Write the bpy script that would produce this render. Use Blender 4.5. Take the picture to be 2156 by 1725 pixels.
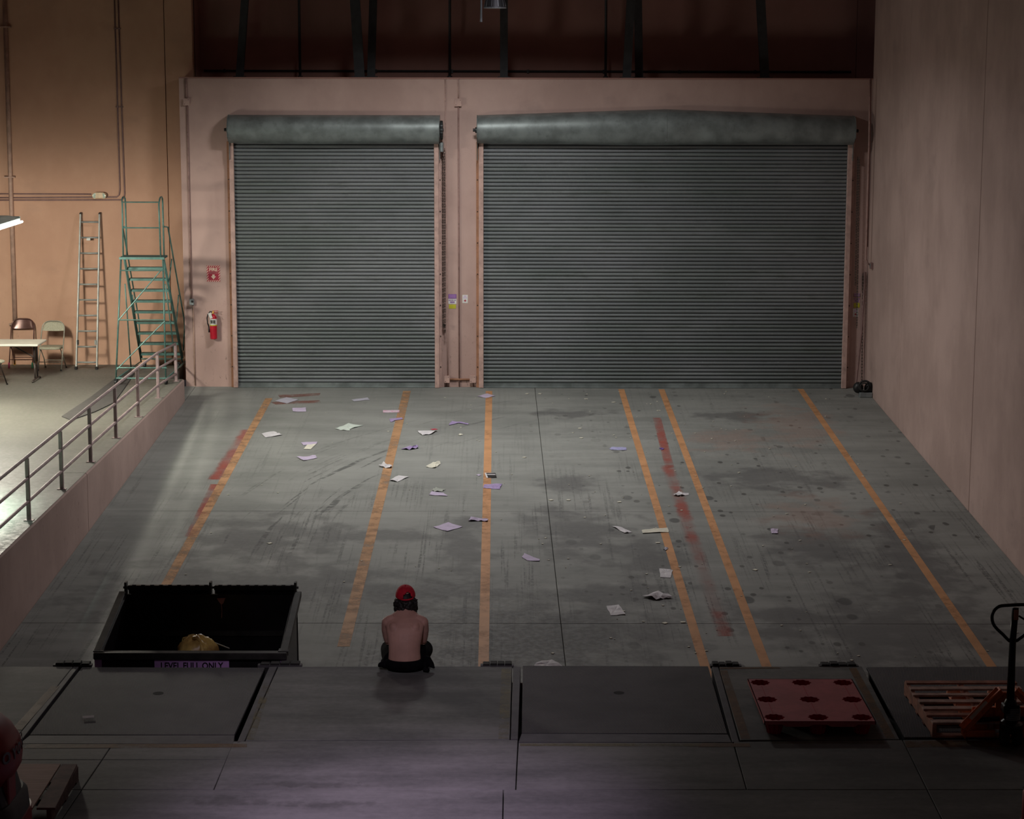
import bpy, math, random
from mathutils import Vector, Matrix, Euler
random.seed(7)
S = bpy.context.scene
for o in list(bpy.data.objects): bpy.data.objects.remove(o)
COL = S.collection

# ------------------------------------------------------------------ camera
CZ = 5.77; FPX = 4350.0; PW, PH = 2156, 1725
pitch = math.atan(717/FPX); yaw = 13/FPX; roll = .002
_f = Vector((math.sin(yaw)*math.cos(pitch), math.cos(yaw)*math.cos(pitch), -math.sin(pitch)))
_r = Vector((math.cos(yaw), -math.sin(yaw), 0)); _u = _r.cross(_f)
_c, _s = math.cos(roll), math.sin(roll)
_r, _u = _r*_c + _u*_s, -_r*_s + _u*_c
CAM = Vector((0, 0, CZ))
cd = bpy.data.cameras.new('camera'); cam = bpy.data.objects.new('camera', cd); COL.objects.link(cam)
cd.sensor_width = 36; cd.lens = FPX/PW*36; cd.clip_end = 200
cam.matrix_world = Matrix(((_r.x, _u.x, -_f.x, 0), (_r.y, _u.y, -_f.y, 0), (_r.z, _u.z, -_f.z, CZ), (0, 0, 0, 1)))
S.camera = cam
# ------------------------------------------------------------------ world and view
w = bpy.data.worlds.new('world'); S.world = w; w.use_nodes = True
w.node_tree.nodes['Background'].inputs[0].default_value = (.10, .08, .085, 1)
w.node_tree.nodes['Background'].inputs[1].default_value = .18
S.view_settings.view_transform = 'Standard'; S.view_settings.look = 'None'
S.view_settings.exposure = 0; S.view_settings.gamma = 1; S.view_settings.use_curve_mapping = False
# ------------------------------------------------------------------ lights of the building and an added fill spot (all hang above the frame)
def area(name, loc, target, sx, sy, power, col, spread=math.pi):
    l = bpy.data.lights.new(name, 'AREA'); l.shape = 'RECTANGLE'; l.size = sx; l.size_y = sy
    l.energy = power; l.color = col; l.spread = spread
    o = bpy.data.objects.new(name, l); COL.objects.link(o); o.location = loc
    d = Vector(target) - Vector(loc)
    o.rotation_euler = d.to_track_quat('-Z', 'Y').to_euler(); return o
def spot(name, loc, target, power, col, deg, blend=1, radius=.3):
    l = bpy.data.lights.new(name, 'SPOT'); l.energy = power; l.color = col
    l.spot_size = math.radians(deg); l.spot_blend = blend; l.shadow_soft_size = radius
    o = bpy.data.objects.new(name, l); COL.objects.link(o); o.location = loc
    o.rotation_euler = (Vector(target)-Vector(loc)).to_track_quat('-Z', 'Y').to_euler(); return o
def point(name, loc, power, col, radius=.12):
    l = bpy.data.lights.new(name, 'POINT'); l.energy = power; l.color = col; l.shadow_soft_size = radius
    o = bpy.data.objects.new(name, l); COL.objects.link(o); o.location = loc; return o
area('ramp_lamp', (-.8, 34.0, 7.5), (-.8, 34.0, 0), 1.2, .8, 440, (.97, .96, .93), math.radians(158))
area('ramp_lamp_second', (.4, 28.0, 8.0), (.4, 28.0, 0), 1.2, .8, 45, (1, .90, 1), math.radians(150))
for k in range(3): point('platform_lamp_far', (-8.98, 33.4+.6*k, 2.97), 290, (1, .93, .80), .27)
area('platform_lamp_near', (-8.0, 25.9, 2.6), (-8.0, 25.9, 0), .3, 2.4, 520, (.66, 1, .84), math.radians(74))
spot('back_fill_spot', (-1.0, 8.0, 8.6), (-1.0, 17.6, 0), 1250, (1, .86, .98), 26)  # unseen fill spot, added to brighten the sitter's back and the dumpster front
spot('dock_lamp', (-1.3, 12.6, 8.6), (-.85, 15.1, 0), 1500, (.88, .64, 1), 31)

# ------------------------------------------------------------------ projection on real planes
def ray(x, y): return _f + _r*((x-PW/2)/FPX) - _u*((y-PH/2)/FPX)
RS = .04855; RZ = -2.2384                        # the ramp falls from the doors to the dock
def rampz(Y): return RZ + RS*Y
def hit(x, y, n, d):
    R = ray(x, y); n = Vector(n); return CAM + R*((d - n.dot(CAM))/n.dot(R))
def at_z(x, y, z=0): return hit(x, y, (0, 0, 1), z)
def at_y(x, y, Y): return hit(x, y, (0, 1, 0), Y)
def at_x(x, y, X): return hit(x, y, (1, 0, 0), X)
def at_ramp(x, y, up=0): return hit(x, y, (0, -RS, 1), RZ+up)

# ------------------------------------------------------------------ mesh helpers
class MB:
    def __init__(s): s.v = []; s.f = []
    def add(s, vs, fs):
        k = len(s.v); s.v += [Vector(v) for v in vs]; s.f += [[i+k for i in f] for f in fs]; return s
    def box(s, x0, x1, y0, y1, z0, z1):
        return s.add([(x, y, z) for z in (z0, z1) for y in (y0, y1) for x in (x0, x1)],
                     [(0, 2, 3, 1), (4, 5, 7, 6), (0, 1, 5, 4), (2, 6, 7, 3), (0, 4, 6, 2), (1, 3, 7, 5)])
    def obox(s, c, size, rot=(0, 0, 0)):
        R = Euler(rot).to_matrix(); c = Vector(c); hx, hy, hz = [a/2 for a in size]
        return s.add([c + R @ Vector((x, y, z)) for z in (-hz, hz) for y in (-hy, hy) for x in (-hx, hx)],
                     [(0, 2, 3, 1), (4, 5, 7, 6), (0, 1, 5, 4), (2, 6, 7, 3), (0, 4, 6, 2), (1, 3, 7, 5)])
    def bar(s, p, q, w, h=None, up=(0, 0, 1)):
        h = h or w; p = Vector(p); q = Vector(q); d = (q-p).normalized(); up = Vector(up)
        if abs(d.dot(up)) > .98: up = Vector((0, 1, 0))
        a = d.cross(up).normalized(); b = a.cross(d)
        vs = [e + a*(i*w/2) + b*(j*h/2) for e in (p, q) for j in (-1, 1) for i in (-1, 1)]
        return s.add(vs, [(0, 2, 3, 1), (4, 5, 7, 6), (0, 1, 5, 4), (2, 6, 7, 3), (0, 4, 6, 2), (1, 3, 7, 5)])
    def tube(s, pts, r, n=8, closed=False):
        pts = [Vector(p) for p in pts]; m = len(pts); rs = r if isinstance(r, (list, tuple)) else [r]*m
        k = len(s.v); prev = None
        for i, p in enumerate(pts):
            if closed: d = pts[(i+1) % m] - pts[i-1]
            else: d = pts[min(i+1, m-1)] - pts[max(i-1, 0)]
            d.normalize()
            if prev is None:
                a = d.cross(Vector((0, 0, 1)) if abs(d.z) < .9 else Vector((0, 1, 0))).normalized()
            else: a = (prev - d*prev.dot(d)).normalized()
            prev = a; b = d.cross(a)
            for j in range(n):
                t = 2*math.pi*j/n; s.v.append(p + (a*math.cos(t) + b*math.sin(t))*rs[i])
        for i in range(m if closed else m-1):
            for j in range(n):
                i2 = (i+1) % m; j2 = (j+1) % n
                s.f.append([k+i*n+j, k+i*n+j2, k+i2*n+j2, k+i2*n+j])
        if not closed:
            s.f.append([k+j for j in range(n)][::-1]); s.f.append([k+(m-1)*n+j for j in range(n)])
        return s
    def lathe(s, prof, n=20, c=(0, 0, 0), R=None, sx=1, sy=1, wave=0, wn=0):
        R = R or Matrix.Identity(3); c = Vector(c); k = len(s.v)
        for (r, z) in prof:
            for j in range(n):
                t = 2*math.pi*j/n; rr = r*(1 + wave*math.cos(wn*t))
                s.v.append(c + R @ Vector((rr*math.cos(t)*sx, rr*math.sin(t)*sy, z)))
        m = len(prof)
        for i in range(m-1):
            for j in range(n):
                j2 = (j+1) % n; s.f.append([k+i*n+j, k+i*n+j2, k+(i+1)*n+j2, k+(i+1)*n+j])
        s.f.append([k+j for j in range(n)][::-1]); s.f.append([k+(m-1)*n+j for j in range(n)])
        return s
    def ball(s, c, r, n=14, rot=(0, 0, 0)):
        r = r if isinstance(r, (tuple, list)) else (r, r, r); R = Euler(rot).to_matrix(); c = Vector(c); k = len(s.v)
        m = n//2+1
        for i in range(m):
            ph = -math.pi/2 + math.pi*(i+.02)/(m-1+.04)
            for j in range(n):
                t = 2*math.pi*j/n
                s.v.append(c + R @ Vector((r[0]*math.cos(ph)*math.cos(t), r[1]*math.cos(ph)*math.sin(t), r[2]*math.sin(ph))))
        for i in range(m-1):
            for j in range(n):
                j2 = (j+1) % n; s.f.append([k+i*n+j, k+i*n+j2, k+(i+1)*n+j2, k+(i+1)*n+j])
        s.f.append([k+j for j in range(n)][::-1]); s.f.append([k+(m-1)*n+j for j in range(n)])
        return s
    def loft(s, rings):
        n = len(rings[0]); k = len(s.v)
        for r in rings: s.v += [Vector(p) for p in r]
        for i in range(len(rings)-1):
            for j in range(n):
                j2 = (j+1) % n; s.f.append([k+i*n+j, k+i*n+j2, k+(i+1)*n+j2, k+(i+1)*n+j])
        s.f.append([k+j for j in range(n)][::-1]); s.f.append([k+(len(rings)-1)*n+j for j in range(n)])
        return s
    def prism(s, poly, off):                     # poly: 3-D points, off: extrusion vector
        n = len(poly); off = Vector(off); p = [Vector(a) for a in poly]
        return s.add(p + [a+off for a in p], [list(range(n))[::-1], [n+i for i in range(n)]] +
                     [[i, (i+1) % n, n+(i+1) % n, n+i] for i in range(n)])
    def build(s, name, mat, parent=None, loc=None, at=None, W=False, smooth=False, bevel=0, kind=None, label=None, seg=1):
        o0 = Vector((0, 0, 0))
        if loc is not None: o0 = Vector(loc)
        elif W and parent is not None: o0 = TLOC[parent.name]
        me = bpy.data.meshes.new(name); me.from_pydata([tuple(v-o0) for v in s.v], [], s.f); me.validate(); me.update()
        o = bpy.data.objects.new(name, me); COL.objects.link(o)
        if mat: me.materials.append(mat)
        if loc is not None: o.location = loc
        if at is not None: o.location = at
        TLOC[o.name] = o0 + (TLOC[parent.name] if (parent is not None and not W and False) else Vector((0, 0, 0)))
        if parent is not None: o.parent = parent
        if smooth:
            for p in me.polygons: p.use_smooth = True
            if smooth == 2:
                me.set_sharp_from_angle(angle=math.radians(40))
        if bevel:
            b = o.modifiers.new('bevel', 'BEVEL'); b.width = bevel; b.segments = seg; b.limit_method = 'ANGLE'
        if kind: o['kind'] = kind
        if label: o['label'] = label
        return o
TLOC = {}
def tag(o, label=None, cat=None, group=None, kind=None):
    if label: o['label'] = label
    if cat: o['category'] = cat
    if group: o['group'] = group
    if kind: o['kind'] = kind
    return o
def thing(name, label, cat, loc=(0, 0, 0), rz=0, group=None):
    o = bpy.data.objects.new(name, None); COL.objects.link(o); o.location = loc; o.rotation_euler = (0, 0, rz)
    o.empty_display_size = .1; TLOC[o.name] = Vector(loc); return tag(o, label, cat, group)
def structure(name, loc=(0, 0, 0)):
    o = bpy.data.objects.new(name, None); COL.objects.link(o); o.location = loc; TLOC[o.name] = Vector(loc); o['kind'] = 'structure'; return o
def link_copy(o, parent, loc, rot=None):
    c = o.copy(); COL.objects.link(c); c.parent = parent; c.location = loc
    if rot: c.rotation_euler = rot
    return c
def copy_tree(o, parent=None):
    c = o.copy(); COL.objects.link(c); c.parent = parent
    for ch in o.children: copy_tree(ch, c)
    return c
def text_mesh(txt, size, bold=0):
    cu = bpy.data.curves.new('t', 'FONT'); cu.body = txt; cu.size = size; cu.align_x = 'CENTER'; cu.align_y = 'CENTER'; cu.extrude = .0015; cu.offset = bold
    cu.resolution_u = 3
    o = bpy.data.objects.new('t', cu); COL.objects.link(o)
    dg = bpy.context.evaluated_depsgraph_get(); dg.update()
    me = bpy.data.meshes.new_from_object(o.evaluated_get(dg)); bpy.data.objects.remove(o)
    vs = [v.co.copy() for v in me.vertices]; fs = [list(p.vertices) for p in me.polygons]; bpy.data.meshes.remove(me)
    return vs, fs
def put_text(mb, txt, size, c, ex=(1, 0, 0), ey=(0, 0, 1), sx=1, bold=0):
    vs, fs = text_mesh(txt, size, bold); ex = Vector(ex); ey = Vector(ey); ez = ex.cross(ey); c = Vector(c)
    mb.add([c + ex*v.x*sx + ey*v.y + ez*v.z for v in vs], fs)

# ------------------------------------------------------------------ materials
class NG:
    def __init__(s, name):
        s.m = bpy.data.materials.new(name); s.m.use_nodes = True; s.t = s.m.node_tree
        s.b = s.t.nodes['Principled BSDF']
    def n(s, typ, ins=None, **props):
        x = s.t.nodes.new('ShaderNode'+typ)
        for k, v in props.items(): setattr(x, k, v)
        for k, v in (ins or {}).items(): s.set(x.inputs[k], v)
        return x
    def set(s, sock, v):
        if isinstance(v, bpy.types.NodeSocket): s.t.links.new(v, sock)
        elif isinstance(v, bpy.types.Node): s.t.links.new(v.outputs[0], sock)
        elif isinstance(v, (tuple, list)) and sock.type == 'RGBA' and len(v) == 3: sock.default_value = (*v, 1)
        else: sock.default_value = v
    def math(s, op, a, b=0, c=0, clamp=False): return s.n('Math', {0: a, 1: b, 2: c}, operation=op, use_clamp=clamp).outputs[0]
    def mix(s, fac, a, b, mode='MIX'):
        x = s.n('Mix', data_type='RGBA', blend_type=mode); s.set(x.inputs[0], fac); s.set(x.inputs[6], a); s.set(x.inputs[7], b); return x.outputs[2]
    def ramp(s, v, a, b, o0=0., o1=1.): return s.n('MapRange', {0: v, 1: a, 2: b, 3: o0, 4: o1}, interpolation_type='SMOOTHSTEP').outputs[0]
    def pos(s): return s.n('NewGeometry').outputs['Position']
    def obj(s): return s.n('TexCoord').outputs['Object']
    def scale(s, v, sc, loc=(0, 0, 0), rot=(0, 0, 0)): return s.n('Mapping', {0: v, 1: loc, 2: rot, 3: sc}).outputs[0]
    def noise(s, v, sc, det=4, rough=.55, dist=0): return s.n('TexNoise', {'Vector': v, 'Scale': sc, 'Detail': det, 'Roughness': rough, 'Distortion': dist}).outputs[0]
    def xyz(s, v): return s.n('SeparateXYZ', {0: v}).outputs
    def out(s, col, rough=.6, metal=0, bump=None, bs=.3, bd=.01, spec=.4):
        s.set(s.b.inputs['Base Color'], col); s.set(s.b.inputs['Roughness'], rough); s.set(s.b.inputs['Metallic'], metal)
        s.set(s.b.inputs['Specular IOR Level'], spec)
        if bump is not None:
            s.set(s.b.inputs['Normal'], s.n('Bump', {'Height': bump, 'Strength': bs, 'Distance': bd}))
        return s.m
def mat(name, col, rough=.55, metal=0, var=.15, sc=8, bump=0, spec=.4, dirt=0):
    g = NG(name); p = g.obj(); nz = g.noise(p, sc, 5)
    a = tuple(c*(1-var) for c in col); b = tuple(min(1, c*(1+var)) for c in col)
    c = g.mix(g.ramp(nz, .3, .7), a, b)
    if dirt: c = g.mix(g.math('MULTIPLY', g.ramp(g.noise(p, sc*2.3, 6, .7), .52, .75), dirt), c, tuple(x*.35 for x in col))
    return g.out(c, rough, metal, nz if bump else None, bump, spec=spec)

def blotch(g, P, x, y, rx, ry, wob=1.5, sc=2.2):
    v = g.scale(P, (1/rx, 1/ry, 0), (-x/rx, -y/ry, 0))
    d = g.n('VectorMath', {0: v}, operation='LENGTH').outputs[1]
    d = g.math('ADD', d, g.math('MULTIPLY', g.math('SUBTRACT', g.noise(P, sc, 5), .5), wob*2))
    return g.ramp(d, 1.15, .25)
def add_all(g, lst):
    a = lst[0]
    for b in lst[1:]: a = g.math('MAXIMUM', a, b)
    return a
def concrete_base(g, P, c0, c1):
    big = g.noise(P, .45, 5, .6); lng = g.noise(g.scale(P, (.5, 2.4, 1)), 1.1, 6, .62); fine = g.noise(P, 14, 4, .65)
    v = g.math('ADD', g.math('MULTIPLY', big, .45), g.math('ADD', g.math('MULTIPLY', lng, .40), g.math('MULTIPLY', fine, .15)))
    return g.mix(g.ramp(v, .36, .64), c0, c1), fine
def spots(g, P, sc, thr, msk):
    vo = g.n('TexVoronoi', {'Vector': g.scale(P, (1, 1, 0)), 'Scale': sc, 'Randomness': 1}); rnd = g.xyz(vo.outputs['Color'])[0]
    r = g.math('MULTIPLY', g.math('SUBTRACT', rnd, thr, clamp=True), .9/(1-thr))
    m = g.ramp(g.math('SUBTRACT', r, g.math('MULTIPLY', vo.outputs['Distance'], 2.4)), .0, .25)
    return g.math('MULTIPLY', m, msk)
def concrete_ramp():
    g = NG('ramp_concrete'); P = g.pos(); X, Y, Z = g.xyz(P)
    c, fine = concrete_base(g, P, (.17, .175, .165), (.255, .26, .245))
    dark = add_all(g, [blotch(g, P, *a) for a in (
        (4.1, 37.0, .9, .5), (4.2, 32.3, 1.2, .9), (4.3, 28.4, .8, 1.4), (1.1, 29.2, .9, 2.0), (1.4, 26.0, 1.3, .8), (-3.4, 28.6, 1.3, 1.6),
        (1.2, 37.2, .8, .4), (-1.2, 26.2, 1.6, .8), (5.6, 27.5, .7, 3), (-1.9, 29, 1.2, .5), (1.0, 32, .5, .6), (3.6, 25, .9, 1), (-2.8, 26.5, 2.2, 1.2), (-4.2, 26.0, 1.6, 2.0), (.5, 24.5, 2.2, 1.6), (4.9, 24.6, 1.8, 2.0), (-.6, 28.2, .5, 2.0), (2.0, 27.8, .5, 1.5))])
    c = g.mix(g.math('MULTIPLY', dark, .62), c, (.075, .073, .075))
    # tyre tracks: arcs swept across the ramp, and straight tread marks
    v = g.scale(P, (1, 1, 0), (-8.92, -28.15, 0)); r = g.n('VectorMath', {0: v}, operation='LENGTH').outputs[1]
    r = g.math('ADD', r, g.math('MULTIPLY', g.noise(P, .5, 2), .25))
    ln = g.ramp(g.noise(g.n('CombineXYZ', {0: g.math('MULTIPLY', r, 7), 1: g.math('MULTIPLY', Y, .25)}).outputs[0], 1, 3, .7), .56, .66)
    wt = g.ramp(g.noise(g.n('CombineXYZ', {0: g.math('MULTIPLY', r, 7), 1: g.math('MULTIPLY', Y, 9)}).outputs[0], 1, 2), .35, .55)
    band = g.math('MULTIPLY', g.ramp(r, 11.4, 12.0), g.ramp(r, 14.2, 13.2)); band = g.math('MULTIPLY', band, g.math('MULTIPLY', g.ramp(X, .9, -.6), g.ramp(Y, 26, 28.5)))
    c = g.mix(g.math('MULTIPLY', g.math('MULTIPLY', ln, wt), g.math('MULTIPLY', band, .8)), c, (.06, .06, .06))
    st = g.ramp(g.noise(g.scale(P, (22, .35, 0), rot=(0, 0, .05)), 1, 2, .6), .52, .62)
    st = g.math('MULTIPLY', st, g.ramp(g.noise(g.scale(P, (1.4, .28, 0)), 1, 2), .42, .62)); st = g.math('MULTIPLY', st, g.ramp(Y, 36, 27, .25, 1))
    st = g.math('MULTIPLY', st, g.ramp(g.noise(g.scale(P, (22, 16, 0)), 1, 1), .3, .6))
    c = g.mix(g.math('MULTIPLY', st, .8), c, (.075, .075, .075))
    msk = g.math('MULTIPLY', g.ramp(X, -.5, 2.5, .12, 1), g.ramp(g.noise(P, .35, 3), .35, .6, .25, 1))
    c = g.mix(g.math('MULTIPLY', spots(g, g.scale(P, (1, .6, 1)), 3.2, .72, msk), .75), c, (.05, .05, .05))
    c = g.mix(g.math('MULTIPLY', spots(g, g.scale(P, (1, .6, 1)), 6.5, .5, msk), .8), c, (.05, .048, .045))
    rust = add_all(g, [blotch(g, P, *a) for a in ((3.9, 35, .9, 1.0), (5.2, 36.2, .8, 1.8), (4.6, 30, .8, 1.2))])
    c = g.mix(g.math('MULTIPLY', rust, .30), c, (.30, .17, .13))
    return g.out(c, g.ramp(fine, .3, .7, .62, .80), bump=fine, bs=.15, bd=.004, spec=.3)
def concrete_dock():
    g = NG('dock_concrete'); P = g.pos(); X, Y, Z = g.xyz(P)
    c, fine = concrete_base(g, P, (.095, .10, .097), (.235, .24, .23))
    fl = g.ramp(g.noise(g.scale(P, (.7, 2.4, 1)), 1.6, 5, .6), .52, .70)
    c = g.mix(g.math('MULTIPLY', fl, .25), c, (.08, .08, .075))
    sp = add_all(g, [blotch(g, P, -2.2, 15.75, .35, .14, 1.4, 9), blotch(g, P, -1.45, 15.7, .45, .08, 1.4, 9), blotch(g, P, -1.6, 16.15, .5, .07, 1.2, 7)])
    c = g.mix(g.math('MULTIPLY', sp, .4), c, (.03, .03, .03))
    return g.out(c, .72, bump=fine, bs=.05, bd=.003, spec=.25)
def concrete_platform():
    g = NG('platform_concrete'); P = g.pos()
    c, fine = concrete_base(g, P, (.105, .102, .088), (.16, .155, .135))
    return g.out(c, g.ramp(fine, .3, .7, .45, .65), bump=fine, bs=.1, bd=.003, spec=.35)
def painted_wall(name, c0, c1, scuff=1.0, zbase=0.):
    g = NG(name); P = g.pos(); X, Y, Z = g.xyz(P)
    a = g.noise(P, .6, 5, .6); b = g.noise(g.scale(P, (2, 2, .9)), 1.5, 5); f = g.noise(P, 40, 3)
    c = g.mix(g.ramp(g.math('ADD', g.math('MULTIPLY', a, .75), g.math('MULTIPLY', b, .25)), .35, .65), c0, c1)
    low = g.ramp(Z, zbase+2.6, zbase, .0, 1.)
    sc = g.ramp(g.noise(g.scale(P, (7, 7, 2.2)), 2.6, 6, .75, .6), .60, .68)
    c = g.mix(g.math('MULTIPLY', g.math('MULTIPLY', sc, low), .65*scuff), c, (.09, .06, .055))
    wi = g.ramp(g.noise(g.scale(P, (1.6, 1.6, 1.6)), 3.2, 2, .5, 2.5), .497, .503, 0, 1); wi = g.math('MULTIPLY', wi, g.math('SUBTRACT', 1, wi)); wi = g.math('MULTIPLY', wi, g.ramp(g.noise(P, .8, 3), .58, .66))
    c = g.mix(g.math('MULTIPLY', wi, 2.2*scuff), c, (.07, .05, .045))
    sm = g.ramp(g.noise(g.scale(P, (1, .9, 1.6)), .9, 4, .55), .60, .74); c = g.mix(g.math('MULTIPLY', sm, .22*scuff), c, (.16, .12, .115))
    return g.out(c, .72, bump=f, bs=.12, bd=.004, spec=.25)
def paint_line(name, col, wear, sc=5, lo=.42, hi=.62, op=1.):
    g = NG(name); P = g.pos()
    nz = g.math('ADD', g.math('MULTIPLY', g.noise(P, sc, 6, .7), .6), g.math('MULTIPLY', g.noise(P, .7, 3), .4))
    c = g.mix(g.ramp(g.noise(P, 3, 4), .3, .7), tuple(x*.8 for x in col), col)
    g.out(c, .6, spec=.3)
    tr = g.n('BsdfTransparent'); mx = g.n('MixShader'); f = g.ramp(nz, lo, hi, 0, 1)
    f = g.math('MULTIPLY', g.math('MAXIMUM', g.math('SUBTRACT', 1, g.math('MULTIPLY', f, wear)), 0), op)
    g.set(mx.inputs[0], f); g.t.links.new(tr.outputs[0], mx.inputs[1]); g.t.links.new(g.b.outputs[0], mx.inputs[2])
    g.t.links.new(mx.outputs[0], g.t.nodes['Material Output'].inputs[0]); return g.m
def soft_line(name, col, half, op):
    g = NG(name); P = g.pos(); x = g.xyz(g.obj())[0]
    f = g.ramp(g.math('ADD', g.math('ABSOLUTE', x), g.math('MULTIPLY', g.math('SUBTRACT', g.noise(P, 4, 5, .7), .5), half*1.2)), half, half*.2)
    f = g.math('MULTIPLY', g.math('MULTIPLY', f, g.ramp(g.noise(P, .55, 6, .65), .36, .62, .10, 1)), op); g.out(col, .65, spec=.3)
    tr = g.n('BsdfTransparent'); mx = g.n('MixShader'); g.set(mx.inputs[0], f); g.t.links.new(tr.outputs[0], mx.inputs[1]); g.t.links.new(g.b.outputs[0], mx.inputs[2])
    g.t.links.new(mx.outputs[0], g.t.nodes['Material Output'].inputs[0]); return g.m
def emit(name, col, st):
    g = NG(name); g.set(g.b.inputs['Base Color'], (.8, .8, .8)); g.set(g.b.inputs['Emission Color'], col); g.b.inputs['Emission Strength'].default_value = st; return g.m
def tread_plate():
    g = NG('tread_plate_steel'); P = g.scale(g.obj(), (1, 1, 0))
    c = g.mix(g.ramp(g.noise(P, 1.2, 6, .6), .3, .7), (.06, .06, .066), (.11, .107, .115))
    a = g.n('TexWave', {'Vector': g.scale(P, (26, 9, 1), rot=(0, 0, .6)), 'Scale': 1.}).outputs[1]
    b = g.n('TexWave', {'Vector': g.scale(P, (26, 9, 1), rot=(0, 0, -.6)), 'Scale': 1.}).outputs[1]
    h = g.math('MAXIMUM', g.math('POWER', a, 4), g.math('POWER', b, 4))
    c = g.mix(g.math('MULTIPLY', h, .5), c, (.15, .146, .156))
    return g.out(c, .72, .1, h, .6, .006, spec=.25)
def slat_metal():
    g = NG('door_slat_paint'); P = g.pos(); o = g.n('ObjectInfo').outputs['Random']
    c = g.mix(g.ramp(g.noise(g.scale(P, (.35, 1, 1)), .9, 5, .6), .35, .65), (.145, .168, .166), (.205, .222, .23))
    c = g.mix(g.math('MULTIPLY', g.ramp(g.noise(g.scale(P, (.8, 1, 6)), 2.2, 6, .7), .5, .7), .5), c, (.085, .095, .08))
    c = g.mix(g.math('MULTIPLY', o, .35), c, (.16, .165, .195))
    return g.out(c, .6, .05, spec=.22)

M = {}
M['ramp'] = concrete_ramp(); M['dock'] = concrete_dock(); M['plat'] = concrete_platform()
M['pink'] = painted_wall('pink_wall_paint', (.43, .295, .262), (.53, .375, .335), 1.0, -.3)
M['orange'] = painted_wall('peach_wall_paint', (.50, .295, .20), (.58, .355, .245), .55, 0)
M['right'] = painted_wall('mauve_wall_paint', (.37, .265, .235), (.46, .335, .30), .8, -1.0)
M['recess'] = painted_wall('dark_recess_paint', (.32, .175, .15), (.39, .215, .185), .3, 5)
M['pinktrim'] = mat('pink_trim_paint', (.50, .34, .30), .6, dirt=.5, sc=6)
M['rusttrim'] = mat('rusty_trim_paint', (.34, .17, .10), .7, dirt=.7, sc=6)
M['void'] = mat('dark_void', (.015, .015, .016), .9)
M['slat'] = slat_metal()
M['hood'] = mat('hood_paint', (.20, .23, .23), .46, .35, .25, 3, dirt=.35)
M['greymetal'] = mat('grey_metal', (.26, .29, .30), .45, .6, .2)
M['darkmetal'] = mat('dark_steel', (.035, .038, .04), .5, .5)
M['frame'] = mat('leveler_frame_steel', (.085, .08, .09), .7, .1, .2, 6)
M['tread'] = tread_plate()
M['bumper'] = mat('black_rubber', (.02, .02, .02), .8)
M['brace'] = mat('brace_steel', (.05, .052, .056), .6, .3)
M['rail'] = mat('rail_paint', (.34, .255, .255), .5, .1, .2, 5, dirt=.35)
M['green'] = mat('green_stair_paint', (.085, .185, .165), .42, .3, .2, 9)
M['step'] = mat('stair_tread_grip', (.06, .105, .095), .75, .2, .3, 60)
M['alu'] = mat('aluminium', (.34, .36, .34), .5, .35, .15)
M['black'] = mat('black_plastic', (.012, .012, .013), .45)
M['dump'] = mat('black_dumpster_paint', (.014, .013, .015), .38, .2, .3, 5)
M['dumprim'] = mat('dumpster_rim_wear', (.045, .045, .042), .45, .3, .3, 8)
M['purple'] = mat('lilac_decal', (.58, .34, .72), .5)
M['yellowbag'] = mat('amber_trash_bag', (.85, .50, .15), .35, 0, .5, 7, spec=.6)
M['skin'] = mat('skin', (.50, .29, .235), .55, 0, .10, 6, spec=.35)
M['hair'] = mat('dark_hair', (.012, .010, .010), .6, 0, .3, 40)
M['cap'] = mat('red_cap_cloth', (.52, .012, .03), .8, 0, .15, 20)
M['shorts'] = mat('black_shorts_cloth', (.006, .006, .007), .95, 0, .3, 12, spec=.05)
M['shoe'] = mat('shoe_leather', (.03, .03, .03), .6)
M['eye'] = mat('eye_white', (.7, .68, .65), .3)
M['redpal'] = mat('red_plastic', (.50, .125, .14), .5, 0, .12, 5, dirt=.25)
M['redcup'] = mat('red_plastic_cup', (.46, .018, .045), .5, 0, .12, 5)
M['wood'] = mat('pallet_wood', (.52, .35, .30), .8, 0, .3, 9, dirt=.4)
M['woodred'] = mat('red_stained_wood', (.40, .18, .125), .8, 0, .3, 9, dirt=.4)
M['wooddark'] = mat('dark_pallet_wood', (.15, .085, .075), .8, 0, .3, 9, dirt=.4)
M['ply'] = None
M['jack'] = mat('orange_jack_paint', (.66, .16, .045), .5, .1, .2, 8, dirt=.4)
M['jackblack'] = mat('jack_black_paint', (.010, .010, .012), .35, .3)
M['label'] = mat('pale_label', (.45, .48, .45), .5)
M['lift'] = mat('red_truck_paint', (.30, .012, .022), .42, 0, .15, 4)
M['liftgrey'] = mat('truck_grey', (.06, .058, .06), .6)
M['letter'] = mat('grey_lettering', (.12, .125, .14), .5)
M['red'] = mat('extinguisher_red', (.48, .012, .03), .35, 0, .1)
M['white'] = mat('white_label', (.72, .72, .70), .5, 0, .06)
M['signred'] = mat('sign_red', (.42, .03, .06), .5, 0, .1)
M['signpink'] = mat('faded_sign_band', (.42, .13, .14), .5)
M['cream'] = mat('sign_cream', (.80, .66, .52), .5, 0, .06)
M['signpurple'] = mat('sign_purple', (.22, .10, .32), .5)
M['signyellow'] = mat('sign_yellow', (.52, .50, .04), .5)
M['brass'] = mat('brass', (.55, .33, .10), .35, .8)
M['table'] = mat('white_table_plastic', (.72, .70, .60), .5, 0, .05)
M['brown'] = mat('brown_chair_enamel', (.115, .055, .045), .22, .3, .1)
M['tan'] = mat('tan_fabric', (.40, .385, .29), .85, 0, .15, 60)
M['tanframe'] = mat('tan_enamel', (.32, .31, .25), .4, .3)
M['chairlegs'] = mat('dark_chair_legs', (.07, .055, .05), .4, .4)
M['pinktip'] = mat('pink_rubber_tip', (.42, .04, .12), .6)
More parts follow.
